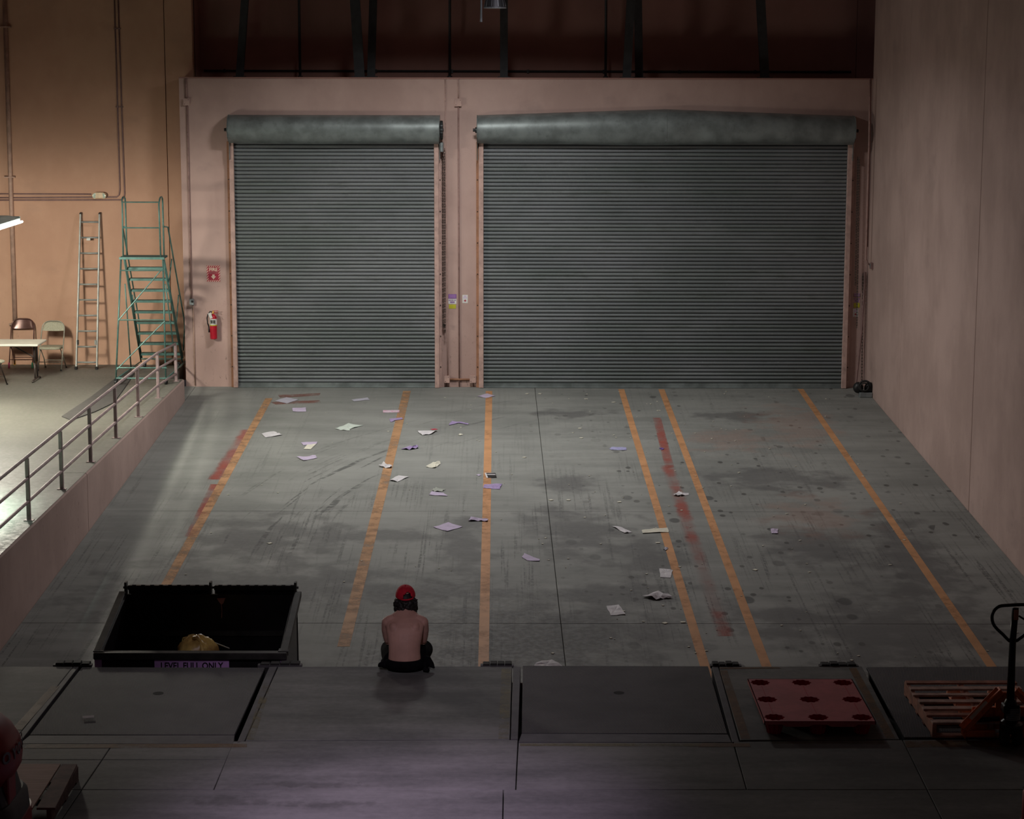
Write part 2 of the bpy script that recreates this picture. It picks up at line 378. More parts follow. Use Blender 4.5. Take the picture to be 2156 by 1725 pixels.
M['greentip'] = mat('green_rubber_tip', (.05, .28, .16), .6)
M['ambertip'] = mat('amber_rubber_tip', (.50, .25, .04), .6)
M['tube'] = emit('lit_tube', (.95, 1, .97), 9)
M['reflector'] = mat('lamp_reflector', (.6, .68, .62), .4)
M['glass'] = mat('lens_glass', (.55, .65, .55), .15, .2, .2)
M['beige'] = mat('beige_housing', (.62, .47, .30), .5)
M['conduit'] = mat('painted_conduit', (.44, .29, .225), .55, .1)
M['conduitpink'] = mat('stained_conduit_paint', (.36, .23, .205), .6, .1, dirt=.8, sc=5)
M['conduitdark'] = mat('dark_painted_conduit', (.24, .15, .14), .6, .1)
M['mat'] = mat('shadow_strip_grey', (.06, .055, .052), .9)  # dark grey of the strip that paints a shadow behind the railing
M['chain'] = mat('dirty_chain', (.06, .05, .045), .55, .7)
g = NG('plywood'); p = g.obj(); gr = g.noise(g.scale(p, (1.5, 26, 1)), 1.4, 5)
M['ply'] = g.out(g.mix(g.ramp(gr, .35, .65), (.36, .22, .18), (.47, .30, .25)), .75)
ORANGE = paint_line('orange_line_paint', (.56, .29, .14), .5, 5, .50, .68, .92)
ORANGEOLD = paint_line('faded_line_paint', (.50, .285, .15), .8, 4, .42, .62, .88)
REDOLD = paint_line('old_red_line_paint', (.34, .13, .10), 1., 4, .40, .60, .35)
REDSOFT = soft_line('worn_red_paint', (.42, .10, .075), .13, .5)
YEL = paint_line('worn_yellow_paint', (.24, .20, .09), 1.0, 4, .36, .60, .6)
BROWNY = paint_line('worn_amber_paint', (.27, .155, .07), .95, 4, .40, .64, .6)

# ================================================================== STRUCTURE
XL, XR, YW, YD, YP = -6.02, 6.95, 39.62, 19.57, 40.37
def slab(parent, name, pts, depth, m, gap=.006, n=None, bevel=.004):
    pts = [Vector(p) for p in pts]; c = sum(pts, Vector())/len(pts); k = len(pts); q = []
    for i in range(k):
        a = (pts[i]-pts[i-1]).normalized(); b = (pts[(i+1) % k]-pts[i]).normalized()
        na = Vector((a.y, -a.x, 0)); nb = Vector((b.y, -b.x, 0))
        if na.dot(pts[i]-c) > 0: na = -na; nb = -nb
        q.append(pts[i] + (na+nb)*(gap/(1+na.dot(nb))))
    low = [v - Vector((0, 0, depth)) for v in q]
    if (q[1]-q[0]).cross(q[2]-q[1]).z < 0: q.reverse(); low.reverse()
    return MB().prism(low, (0, 0, depth)).build(name, m, parent, W=True, bevel=bevel)
floor = structure('floor')
# ramp slabs
rows = [YW-.02, 35.95, 30.28, 24.9, YD+.02]
for i in range(4):
    for (xa, xb) in ((XL, None), (None, XR)):
        y0, y1 = rows[i+1], rows[i]; jx = lambda y: .56+(39.5-y)*.0088
        pts = [(xa if xa else jx(y0), y0), (xb if xb else jx(y0), y0), (xb if xb else jx(y1), y1), (xa if xa else jx(y1), y1)]
        slab(floor, 'ramp_slab', [(x, y, rampz(y)) for x, y in pts], .14, M['ramp'], .004)
MB().prism([(XL-.3, YD, rampz(YD)-.3), (XR+.3, YD, rampz(YD)-.3), (XR+.3, YW+.5, rampz(YW+.5)-.3), (XL-.3, YW+.5, rampz(YW+.5)-.3)], (0, 0, .17)).build('ramp_base', M['void'], floor)
MB().prism([(XL-.35, 38.26, rampz(38.26)-.14), (XL-.003, 38.26, rampz(38.26)-.14), (XL-.003, YW, rampz(YW)-.14), (XL-.35, YW, rampz(YW)-.14)], (0, 0, .14)).build('ramp_slab', M['ramp'], floor)
def rline(x0, y0, x1, y1, w, m, up=.003):
    MB().prism([(x0-w/2, y0, rampz(y0)+up-.002), (x0+w/2, y0, rampz(y0)+up-.002), (x1+w/2, y1, rampz(y1)+up-.002), (x1-w/2, y1, rampz(y1)+up-.002)], (0, 0, .002)).build('painted_line', m, floor)
for x0, y0, x1, y1, w, m in ((-4.47, 38.5, -4.48, 25.0, .135, ORANGEOLD), (-1.90, 39.2, -1.945, 24.0, .15, ORANGEOLD), (-.325, 39.2, -.245, 20.5, .125, ORANGE),
                             (2.225, 39.4, 2.345, 20.5, .115, ORANGE), (3.0, 39.4, 3.055, 20.5, .115, ORANGE), (5.69, 39.45, 5.675, 20.5, .115, ORANGE)):
    rline(x0, y0, x1, y1, w, m)
for a, b, w in (((1383, 880), (1410, 985), .10), ((1405, 980), (1440, 1080), .19), ((1440, 1080), (1480, 1200), .17), ((1478, 1195), (1528, 1340), .16), ((452, 1010), (520, 905), .16), ((402, 1130), (455, 1020), .12)):
    p, q = at_ramp(*a), at_ramp(*b); d = (q-p); L_ = d.length
    o = MB().box(-w*.75, w*.75, -L_/2, L_/2, .0005, .0015).build('painted_line', REDSOFT, floor); d.normalize(); sx_ = d.cross(Vector((0, -RS, 1)).normalized()).normalized(); n_ = sx_.cross(d)
    o.matrix_world = Matrix(((sx_.x, d.x, n_.x, (p.x+q.x)/2), (sx_.y, d.y, n_.y, (p.y+q.y)/2), (sx_.z, d.z, n_.z, (p.z+q.z)/2), (0, 0, 0, 1)))
for pts in (((585, 832), (675, 828), (672, 833), (590, 838)), ((570, 847), (672, 843), (676, 848), (580, 852))):
    MB().prism([at_ramp(*p, .0005) for p in pts], (0, 0, .001)).build('painted_line', REDOLD, floor)
# dock and platform slabs (top z = 0)
def dslab(pts, name='dock_slab', m=None, gap=.004, z=0, parent=None, depth=.16):
    return slab(parent or floor, name, [at_z(x, y, z) for x, y in pts], depth, m or M['dock'], gap)
for pts in (((-380, 1403), (154, 1404), (28, 1562), (-560, 1562)), ((585, 1404), (1079, 1403), (1074, 1557), (516, 1560)),
            ((1513, 1404), (1815, 1403), (1895, 1557), (1558, 1559)),
            ((-560, 1564), (237, 1567), (215, 1600), (-610, 1600)), ((237, 1567), (491, 1567), (477, 1600), (215, 1600)), ((491, 1561), (1091, 1558), (1086, 1663), (450, 1663)),
            ((-610, 1600), (215, 1600), (172, 1663), (-700, 1663)), ((215, 1600), (477, 1600), (450, 1663), (172, 1663)),
            ((1091, 1564), (1544, 1564), (1572, 1663), (1086, 1663)), ((1544, 1562), (1900, 1558), (1952, 1663), (1572, 1663)), ((1900, 1558), (2620, 1554), (2760, 1663), (1952, 1663)),
            ((-700, 1663), (172, 1663), (110, 1755), (-830, 1755)), ((172, 1663), (1060, 1663), (1058, 1755), (110, 1755)), ((1060, 1663), (1952, 1663), (1998, 1755), (1058, 1755)), ((1952, 1663), (2760, 1663), (2890, 1755), (1998, 1755))):
    dslab(pts)
MB().box(-16, 14, 3, 15.02, -.3, -.004).build('dock_slab', M['dock'], floor)
MB().box(-16, 9, 14.9, YD-.02, -.6, -.36).build('dock_base', M['void'], floor)
MB().box(-16, XL-.34, YD-.02, YP, -.3, 0).build('platform_slab', M['plat'], floor)
MB().box(XL-.34, -4.2, YD-.25, YD-.02, -.3, -.0).build('platform_slab', M['dock'], floor) if False else None
wd = structure('wall_dock'); MB().box(XL, XR, YD-.02, YD-.001, rampz(YD)-.2, -.17).build('dock_face', M['right'], wd, W=True)
for pts, m in ((((60, 1567.5), (520, 1566.5), (520, 1574), (50, 1576)), BROWNY), (((556, 1440), (572, 1440), (535, 1558), (518, 1558)), YEL), (((1056, 1408), (1077, 1408), (1071, 1556), (1049, 1556)), YEL),
               (((1515, 1412), (1531, 1412), (1580, 1556), (1560, 1556)), BROWNY), (((1787, 1407), (1803, 1407), (1885, 1555), (1866, 1555)), BROWNY),
               (((1478, 1565.5), (1578, 1565.5), (1580, 1573), (1470, 1573)), BROWNY), (((1905, 1561), (2300, 1558), (2310, 1571), (1908, 1574)), BROWNY), (((1095, 1566), (1475, 1566), (1475, 1572), (1095, 1571)), YEL),
               (((108, 1445), (126, 1445), (46, 1537), (24, 1537)), BROWNY), (((1515, 1406), (1640, 1405.5), (1645, 1408), (1515, 1409)), BROWNY)):
    MB().prism([at_z(x, y, .001) for x, y in pts], (0, 0, .0015)).build('painted_line', m, floor)
# low retaining wall along the ramp, two panels with a joint
wl = structure('wall_ramp')
for y0, y1 in ((YD, 29.16), (29.18, 38.25)):
    MB().add([(x, y, z) for y in (y0, y1) for x, z in ((XL-.33, -.35), (XL, rampz(y)-.2), (XL, .005), (XL-.02, .025), (XL-.33, .025))],
             [(0, 4, 3, 2, 1), (5, 6, 7, 8, 9)] + [(i, (i+1) % 5, 5+(i+1) % 5, 5+i) for i in range(5)]).build('wall_panel', M['right'], wl)
for y0, y1 in ((YD, 29.16), (29.18, 38.25)): MB().box(XL-.325, XL-.022, y0, y1, .02, .03).build('curb_cap', M['plat'], wl)
# back wall with the doors
wb = structure('wall_back'); MB().box(-6.2, XR-.002, YW, YW+.28, -.8, 5.585).build('wall_panel', M['pink'], wb)
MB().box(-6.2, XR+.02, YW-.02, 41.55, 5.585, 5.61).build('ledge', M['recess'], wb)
MB().box(.08-1.0, .1-1.0, YW-.004, YW, -.4, 5.58).build('joint_strip', M['conduitdark'], wb, label='dark vertical joint between the two doors') if False else None
# peach wall of the platform (two panels, a raised joint)
wo = structure('wall_left')
MB().box(-16, -6.585, YP, YP+.3, -.3, 11).build('wall_panel', M['orange'], wo); MB().box(-6.57, -6.04, YP-.012, YP+.3, -.3, 11).build('wall_panel', M['orange'], wo, bevel=.01)
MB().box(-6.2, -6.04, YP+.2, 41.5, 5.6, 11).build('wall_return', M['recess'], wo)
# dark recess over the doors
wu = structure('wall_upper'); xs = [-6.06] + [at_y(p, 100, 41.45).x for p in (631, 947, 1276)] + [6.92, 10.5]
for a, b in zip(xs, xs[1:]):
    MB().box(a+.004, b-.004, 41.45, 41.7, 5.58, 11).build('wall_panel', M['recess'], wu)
# right wall in tilt-up panels
wr = structure('wall_right'); js = [39.62, 36.05, 30.35, 24.0, 17.5, 11.0]
for a, b in zip(js, js[1:]):
    gp = .008 if a > 37 else .016
    MB().box(XR, XR+.3, b+gp, a-(gp if a < 39 else 0), -1.9, 11).build('wall_panel', M['right'], wr, bevel=.008)
MB().box(XR+.025, XR+.28, 11.2, 39.4, -1.9, 10.99).build('joint_backing', M['rusttrim'], wr)
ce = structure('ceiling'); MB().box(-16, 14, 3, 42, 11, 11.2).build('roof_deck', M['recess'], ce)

# ================================================================== DOORS
def roll_door(name, pxl, pxr, hl, hr, bend, railw):
    d = structure(name); X0 = at_y(pxl, 560, 39.53).x; X1 = at_y(pxr, 560, 39.53).x; zb = rampz(39.52)+.005; pit = .0715
    prof = [(39.565, 0), (39.548, .004), (39.536, .014), (39.528, .030), (39.530, .045), (39.541, .058), (39.556, .064), (39.565, .066)]
    me = None; z = zb+.09; k = 0
    while z < 4.42:
        if me is None:
            mb = MB(); vs = [(x, y-39.53, zz) for x in (X0, X1) for y, zz in prof]; n = len(prof)
            mb.add(vs, [(i, i+1, n+i+1, n+i) for i in range(n-1)] + [(n-1, 0, n, 2*n-1)]); o = mb.build('slat', M['slat'], d, smooth=True); me = o
        else: o = link_copy(me, d, (0, 0, 0))
        o.location = (0, 39.53+random.uniform(-.0025, .0025), z); o.rotation_euler = (0, 0, random.uniform(-.0004, .0004))
        z += pit; k += 1
    MB().box(X0-.02, X1+.02, 39.57, 39.585, zb, 4.6).build('curtain_backing', M['void'], d)
    MB().add([(x, y, zz) for x in (X0, X1) for y, zz in ((39.56, zb), (39.50, zb), (39.50, zb+.012), (39.535, zb+.02), (39.535, zb+.088), (39.56, zb+.088))], [(i, (i+1) % 6, 6+(i+1) % 6, 6+i) for i in range(6)]).build('bottom_bar', M['hood'], d)
    for s, X in ((-1, X0), (1, X1)):
        MB().box(min(X, X+s*railw), max(X, X+s*railw), 39.47, 39.60, zb, 4.45).build('guide_rail', M['pinktrim'], d, bevel=.004)
        MB().box(min(X+s*railw, X+s*(railw+.05)), max(X+s*railw, X+s*(railw+.05)), 39.54, 39.615, zb, 4.4).build('rail_angle', M['rusttrim' if s < 0 else 'pinktrim'], d)
        b = MB()
        for zz in [zb+.4+.6*i for i in range(7)]: b.lathe([(.012, 0), (.012, .012)], 6, (X+s*(railw+.025), 39.54, zz), Matrix.Rotation(math.pi/2, 3, 'X'))
        b.build('bolt', M['chain'], d)
    # hood: swept half-round sheet
    HX0 = at_y(hl, 270, 39.2).x; HX1 = at_y(hr, 270, 39.2).x; rings = []; N = 48 if bend else 12
    hp = [(0, .50), (-.06, .505), (-.20, .495), (-.32, .455), (-.40, .385), (-.435, .29), (-.435, .20), (-.40, .10), (-.345, .03), (-.27, -.01), (-.20, -.03), (0, -.03)]
    for i in range(N+1):
        t = i/N; x = HX0+(HX1-HX0)*t; tri = max(0, 1-abs(t-.497)/.5); dz = bend*tri; ring = []
        for (yy, zz) in hp:
            dent = bend*.9*math.exp(-((t-.585)/.03)**2)*math.exp(-((zz-.12)/.14)**2) if bend else 0
            wav = .012*math.sin(t*9+1)*(zz < .1)
            ring.append((x, 39.6+yy+dent*.6, 4.40+zz*(1+.0*tri)+dz*(zz/.5)+wav))
        rings.append(ring)
    MB().loft(rings).build('hood', M['hood'], d, smooth=2)
    if bend:
        i = N//2; MB().loft([[(p[0]+e, p[1]-.004, p[2]) for p in rings[i]] for e in (-.012, .012)]).build('hood_seam', M['hood'], d)
    for s, X in ((-1, HX0), (1, HX1)):
        MB().add([(X+s*e, 39.6+y*1.02, 4.40+z*1.0) for e in (.002, .012) for y, z in ((0, -.34), (-.16, -.34), (-.17, -.02), (-.42, .1), (-.45, .3), (-.36, .46), (-.2, .51), (0, .51))],
                 [list(range(8)), list(range(15, 7, -1))] + [(i, (i+1) % 8, 8+(i+1) % 8, 8+i) for i in range(8)]).build('end_plate', M['hood'], d)
        MB().lathe([(.055, 0), (.055, .03), (.03, .035), (.03, .075)], 14, (X+s*.01, 39.36, 4.63), Matrix.Rotation(s*math.pi/2, 3, 'Y')).build('axle_bolt', M['darkmetal'], d, smooth=2)
    return d, X0, X1, HX0, HX1
d1, A0, A1, H0, H1 = roll_door('door_1', 497, 915, 479, 924, 0, .085)
d2, B0, B1, G0, G1 = roll_door('door_2', 1018, 1778, 1005, 1801, .12, .09)
MB().lathe([(.17, 0), (.175, .012), (.17, .05), (.12, .055)], 40, (H1+.02, 39.36, 4.63), Matrix.Rotation(math.pi/2, 3, 'Y'), wave=.025, wn=20).build('chain_sprocket', M['darkmetal'], d1)
MB().box(H1+.02, H1+.08, 39.3, 39.55, 4.22, 4.40).build('chain_guard', M['greymetal'], d1, bevel=.01)
def chain(pa, pb, d, name='hoist_chain', lk=.05):
    b = MB(); n = int((Vector(pb)-Vector(pa)).length/lk)
    for i in range(n):
        p = Vector(pa).lerp(Vector(pb), i/n); q = Vector(pa).lerp(Vector(pb), (i+1.25)/n); ax = Vector((1, 0, 0)) if i % 2 else Vector((0, 1, 0))
        b.tube([p+ax*.010, q+ax*.010, q-ax*.010, p-ax*.010], .0045, 4, True)
    return b.build(name, M['chain'], d)
pz = lambda x, y, Y=39.5: at_y(x, y, Y)
chain(pz(932, 312), pz(933, 690), d1); chain(pz(936, 312, 39.42), pz(937, 700, 39.42), d1)
MB().tube([pz(933, 682), pz(935, 690), pz(937, 683)], .02, 8).build('chain_keeper', M['chain'], d1)
chain(pz(1806, 330), pz(1801, 600), d2); chain(pz(1809, 330, 39.42), pz(1804, 690, 39.42), d2)

# ================================================================== WALL FITTINGS
def wallpts(pts, Y): return [at_y(x, y, Y) for x, y in pts]
def conduit(pts, Y, r, m, label, group=None, straps=()):
    P = wallpts(pts, Y-r); c = P[-1]; t = thing('conduit', label, 'conduit', c, group=group)
    MB().tube(P, r, 8).build('pipe', m, t, W=True, smooth=True)
    for (x, y) in straps:
        q = at_y(x, y, Y-r); MB().box(q.x-r*2.3, q.x+r*2.3, Y-2.2*r, Y-.001, q.z-.012, q.z+.012).build('strap', m, t, W=True)
    return t
conduit([(10, 0), (22, 380), (32, 690)], YP, .045, M['conduit'], 'thick painted conduit running full height down the peach wall beside the hanging tube light', straps=[(12, 57), (21, 373), (31, 683)])
conduit([(241, 0), (246, 170), (252.5, 400), (251, 410), (246, 415), (60, 416.5), (-60, 416.5)], YP, .014, M['conduitdark'], 'thin conduit bending left under the emergency light, inner one of the pair', 'twin conduits on the peach wall', straps=[(243, 60), (247, 225)])
conduit([(249, 0), (255, 190), (262.5, 408), (261, 417), (255, 421), (60, 421.5), (-60, 421.5)], YP, .014, M['conduitdark'], 'thin conduit bending left above the stair, outer one of the pair', 'twin conduits on the peach wall', straps=[(251, 60), (256, 225)])
conduit([(192, 409), (60, 408.5), (-60, 408)], YP, .013, M['conduitdark'], 'short horizontal conduit feeding the emergency light from the left')
conduit([(391, 166), (393, 206)], YW, .022, M['conduitpink'], 'short conduit stub above the junction box at the pink wall left end')
conduit([(394, 222), (398, 420), (403, 628)], YW, .018, M['conduitpink'], 'long conduit between junction box and grey switch at the pink wall left end')
conduit([(407, 645), (411, 812)], YW, .012, M['conduit'], 'thin conduit running from the grey switch down to the ramp floor')
conduit([(937, 165), (938, 300), (942, 690), (943, 790)], YW, .013, M['pinktrim'], 'thin painted conduit down the pillar beside the hoist chain')
conduit([(964, 166), (965, 206)], YW, .014, M['pinktrim'], 'short conduit stub above the square box on the middle pillar')
conduit([(965, 224), (966, 500), (967, 816)], YW, .016, M['conduitpink'], 'rust-streaked conduit down the centre of the middle pillar')
conduit([(1832, 165), (1830, 300), (1824, 520), (1823, 545), (1827, 555), (1832, 558)], 39.22, .018, M['conduitpink'], 'twin-bend conduit in the right corner ending at the small outlet box')
conduit([(1834, 165), (1832, 300), (1827, 520)], 39.22, .012, M['conduitdark'], 'slim conduit rising in the right corner beside the bent one')
def wbox(x0, y0, x1, y1, Y, dep, m, name, label, cat, bev=.006, lid=True):
    a, b = at_y(x0, y1, Y), at_y(x1, y0, Y); c = Vector(((a.x+b.x)/2, Y, a.z)); t = thing(name, label, cat, c)
    MB().box(a.x, b.x, Y-dep, Y, a.z, b.z).build('body', m, t, W=True, bevel=bev)
    if lid:
        MB().box(a.x-.008, b.x+.008, Y-dep-.008, Y-dep, a.z-.008, b.z+.008).build('cover', m, t, W=True, bevel=.002)
        for sx, sz in ((.15, .15), (.85, .85)): MB().lathe([(.007, 0), (.005, .005)], 8, (a.x+(b.x-a.x)*sx, Y-dep-.008, a.z+(b.z-a.z)*sz), Matrix.Rotation(math.pi/2, 3, 'X')).build('screw', M['chain'], t, W=True)
    return t
wbox(388, 208, 399, 221, YW, .06, M['pinktrim'], 'junction_box', 'pink painted square junction box at the top left of the pink wall', 'electrical box')
wbox(958, 209, 971, 223, YW, .06, M['pinktrim'], 'junction_box', 'pink painted square junction box high on the middle pillar', 'electrical box')
wbox(937, 791, 946, 804, YW, .09, M['pinktrim'], 'sensor_box', 'pink square box low on the middle pillar, left one by the chain side', 'electrical box')
wbox(990, 791, 1001, 804, YW, .09, M['pinktrim'], 'sensor_box', 'pink square box low on the middle pillar, right one by the wide door', 'electrical box')
conduit([(947, 799), (990, 799.5)], YW, .02, M['rusttrim'], 'rusty horizontal pipe joining the two low boxes on the middle pillar')
conduit([(941, 805), (940, 814), (934, 817)], YW, .008, M['conduitdark'], 'thin cable dropping from the left low box to the floor')
conduit([(995, 805), (996, 814), (1006, 817)], YW, .008, M['conduitdark'], 'thin cable dropping from the right low box to the floor')
t = wbox(400, 629, 409, 642, YW, .08, M['greymetal'], 'switch_box', 'grey metal switch box on the pink wall left of the fire extinguisher', 'switch', lid=False)
q = at_y(404.5, 635, YW-.085); MB().lathe([(.025, 0), (.02, .02)], 10, q, Matrix.Rotation(math.pi/2, 3, 'X')).build('knob', M['black'], t, W=True)
a, b = at_y(1830, 566, 39.1), at_y(1838, 553, 39.1)
t = thing('outlet_box', 'small dark outlet box on the right wall at the end of the bent conduit', 'electrical box', (XR, 39.05, a.z))
MB().box(XR-.05, XR, 39.0, 39.12, a.z, b.z).build('body', M['conduitdark'], t, W=True, bevel=.004)
MB().box(XR-.056, XR-.05, 39.02, 39.10, a.z+.02, b.z-.02).build('cover', M['greymetal'], t, W=True)
# signs
def sign(x0, y0, x1, y1, Y, label):
    a, b = at_y(x0, y1, Y), at_y(x1, y0, Y); return thing('sign', label, 'sign', ((a.x+b.x)/2, Y, a.z)), a.x, b.x, a.z, b.z
t, xa, xb, za, zb_ = sign(436, 559, 463, 593, YW, 'red and cream FIRE sign with down arrow above the extinguisher')
w_, h_ = xb-xa, zb_-za
MB().box(xa, xb, YW-.006, YW-.001, za, zb_).build('plate', M['cream'], t, W=True)
hz = MB()                                       # slanted hazard stripes round the border
def clipquad(poly, x0, x1, z0, z1):
    def cl(P, f):
        o = []
        for i in range(len(P)):
            A, B = P[i-1], P[i]; fa, fb = f(A), f(B)
            if (fa >= 0) != (fb >= 0): k = fa/(fa-fb); o.append((A[0]+(B[0]-A[0])*k, A[1]+(B[1]-A[1])*k))
            if fb >= 0: o.append(B)
        return o
    for f in (lambda p: p[0]-x0, lambda p: x1-p[0], lambda p: p[1]-z0, lambda p: z1-p[1]):
        poly = cl(poly, f)
        if len(poly) < 3: return []
    return poly
bw = w_*.12
for reg in ((xa, xb, zb_-bw, zb_), (xa, xb, za, za+bw), (xa, xa+bw, za+bw, zb_-bw), (xb-bw, xb, za+bw, zb_-bw)):
    k = -1.0
    while k < 2.2:
        c0 = xa + k*w_; s = .038
        pl = clipquad([(c0, za), (c0+s*.62, za), (c0+s*.62+h_*.8, zb_), (c0+h_*.8, zb_)], *reg)
        if pl: hz.prism([(x, YW-.006, z) for x, z in pl], (0, -.0015, 0))
        k += .038/w_*1.05
hz.build('hazard_border', M['signred'], t, W=True)
MB().box(xa+bw, xb-bw, YW-.0072, YW-.006, za+bw, zb_-bw).build('panel', M['signred'], t, W=True)
MB().box(xa+bw, xb-bw, YW-.008, YW-.0072, za+h_*.49, za+h_*.60).build('faded_band', M['signpink'], t, W=True)
tx = MB(); put_text(tx, 'FIRE', h_*.30, ((xa+xb)/2, YW-.009, za+h_*.74), sx=.95, bold=.003); tx.build('lettering', M['cream'], t, W=True)
tx = MB(); put_text(tx, 'EXTINGUISHER', h_*.10, ((xa+xb)/2, YW-.009, za+h_*.545), sx=.95); tx.build('small_lettering', M['signred'], t, W=True)
xm = (xa+xb)/2; MB().prism([(xm+x*w_, YW-.0075, za+z*h_) for x, z in ((-.09, .44), (.09, .44), (.09, .33), (.20, .33), (0, .14), (-.20, .33), (-.09, .33))], (0, -.0015, 0)).build('arrow', M['cream'], t, W=True)
def notice(x0, x1, ya, yb, yc, Y, lab, dim):
    t, xa, xb, za, zb_ = sign(x0, ya, x1, yc, Y, lab)
    zm = at_y(x0, yb, Y).z; zy = at_y(x0, yb+11, Y).z
    MB().box(xa, xb, Y-.004, Y-.001, zm, zb_).build('purple_header', M['signpurple'] if not dim else M['conduitdark'], t, W=True)
    MB().box(xa, xb, Y-.004, Y-.001, zy, zm-.003).build('white_panel', M['white'] if not dim else M['pinktrim'], t, W=True)
    MB().box(xa+.01, xb-.01, Y-.004, Y-.001, za, zy-.012).build('yellow_panel', M['signyellow'], t, W=True, bevel=.004)
    b = MB(); wd = xb-xa
    for i in range(9): b.box(xa+wd*(.03+.105*i), xa+wd*(.03+.105*i+(.06, .085, .05)[i % 3]), Y-.0052, Y-.004, zm-.042, zm-.020)
    for i in range(5): b.box(xa+wd*(.22+.115*i), xa+wd*(.22+.115*i+.09), Y-.0052, Y-.004, zm-.085, zm-.052)
    b.build('worn_print', M['signpurple'], t, W=True)
    b = MB()
    for i in range(3): b.box(xa+wd*.1, xb-wd*.1, Y-.0052, Y-.004, zm+.018+i*.024, zm+.026+i*.024)
    b.build('header_print', M['purple'], t, W=True)
notice(944, 961, 619.5, 629, 650, YW, 'purple and white notice with yellow panel on the middle pillar', False)
notice(1796, 1812, 618, 626, 648, YW, 'grimy faded notice with yellow panel on the shaded right pillar', True)
def tagsign(x0, y0, x1, y1, Y, lab):
    t, xa, xb, za, zb_ = sign(x0, y0, x1, y1, Y, lab); xm = (xa+xb)/2; h = zb_-za
    MB().box(xa, xb, Y-.004, Y-.001, za, zb_).build('plate', M['white'], t, W=True, bevel=.002)
    MB().prism([(xm+x*h, Y-.004, za+h*.30+z*h) for x, z in ((-.17, 0), (-.06, .06), (0, .17), (.06, .06), (.17, 0), (.06, -.06), (0, -.17), (-.06, -.06))], (0, -.0015, 0)).build('red_emblem', M['signred'], t, W=True)
    b = MB()
    for z in (.60, .68): b.box(xa+.012, xb-.012, Y-.0052, Y-.004, za+h*z, za+h*(z+.03))
    b.box(xm-.02, xm+.02, Y-.0052, Y-.004, za+h*.80, za+h*.88); b.build('faint_print', M['purple'], t, W=True)
tagsign(973.5, 621, 985, 638.5, YW, 'small white tag sign with red emblem on the middle pillar')
tagsign(1795.5, 650, 1807, 667, YW, 'small white tag sign with red emblem on the shaded right pillar')
# fire extinguisher
a = at_y(450, 714, YW-.10); e = thing('fire_extinguisher', 'red fire extinguisher with paper tag hanging on the pink wall', 'extinguisher', (a.x, YW-.1, a.z))
MB().lathe([(.055, 0), (.066, .01), (.068, .03), (.068, .40), (.060, .44), (.035, .475), (.022, .485)], 24).build('cylinder', M['red'], e, smooth=2)
MB().lathe([(.0695, .27), (.0695, .395)], 24).build('label_wrap', M['white'], e, smooth=2)
MB().lathe([(.0697, .262), (.0697, .28)], 24).build('label_band', M['signyellow'], e, smooth=2)
b = MB()
for i in range(5): b.box(-.045+i*.02, -.033+i*.02, -.0725, -.071, .30+.012*(i % 2), .375)
b.build('label_print', M['chain'], e)
MB().lathe([(.022, .48), (.022, .53), (.014, .54), (.014, .55)], 12).build('valve', M['brass'], e, smooth=2)
MB().bar((0, 0, .545), (.10, -.01, .548), .022, .008).bar((0, 0, .52), (.09, -.01, .505), .02, .008).build('handle', M['red'], e)
MB().tube([(-.01, 0, .52), (-.06, 0, .53), (-.105, 0, .47), (-.12, 0, .40), (-.11, 0, .30), (-.09, 0, .25)], .012, 8).build('hose', M['black'], e, smooth=True)
MB().tube([(-.09, 0, .25), (-.082, 0, .13)], [.012, .018], 8).build('nozzle', M['black'], e, smooth=True)
MB().obox((-.045, -.075, .46), (.055, .004, .11), (.1, -.35, 0)).build('tag', M['white'], e)
MB().bar((.02, -.06, .49), (.085, -.05, .41), .012, .006).build('strap', M['signred'], e)
MB().box(-.03, .03, .06, .1, .05, .45).build('wall_bracket', M['chain'], e)
# emergency light
a = at_y(211, 417, YP); e = thing('emergency_light', 'beige twin-head emergency light on the peach wall above the ladder', 'light', (a.x, YP, a.z))
MB().box(-.08, .08, -.10, 0, 0, .115).build('housing', M['beige'], e, bevel=.008)
for s in (-1, 1):
    hd = MB().lathe([(.025, 0), (.05, .03), (.06, .075)], 18, (s*.115, -.03, .055), Matrix.Rotation(math.pi/2+.1, 3, 'X') @ Matrix.Rotation(s*-.5, 3, 'Y')).build('lamp_head', M['beige'], e, smooth=2)
    MB().lathe([(.056, .072), (.045, .08), (.02, .084)], 18, (s*.115, -.03, .055), Matrix.Rotation(math.pi/2+.1, 3, 'X') @ Matrix.Rotation(s*-.5, 3, 'Y')).build('lens', M['glass'], hd, smooth=2)
    MB().tube([(s*.07, -.04, .055), (s*.11, -.04, .055)], .012, 6).build('swivel', M['beige'], e)
# steel braces over the doors and thin rods
def brace(x0, x1, Y, wpx, label, m='brace', dy=.11):
    a = at_y(x1, 163, Y); b = at_y(x0, -160+0, Y); b = a + (at_y(x0, 0, Y)-a)*2.6; a.z = 5.612
    wd = wpx*41/FPX; t = thing('steel_brace', label, 'brace', a)
    d = (b-a).normalized()
    MB().bar(a, b, wd, .012, (0, 1, 0)).build('front_flange', M[m], t, W=True)
    MB().bar(a+Vector((0, .05, 0)), b+Vector((0, .05, 0)), .012, .09, (0, 1, 0)).build('web', M[m], t, W=True)
    MB().bar(a+Vector((0, .1, 0)), b+Vector((0, .1, 0)), wd, .012, (0, 1, 0)).build('rear_flange', M[m], t, W=True)
    MB().box(a.x-wd*.8, a.x+wd*.8, a.y-.06, a.y+.16, 5.611, 5.625).build('base_plate', M[m], t, W=True)
    return t
brace(515, 504, 40.5, 15, 'leaning dark steel brace, first from the left above the narrow door')
brace(747, 757, 40.3, 20, 'wide black steel brace, left one of the close pair above the narrow door')
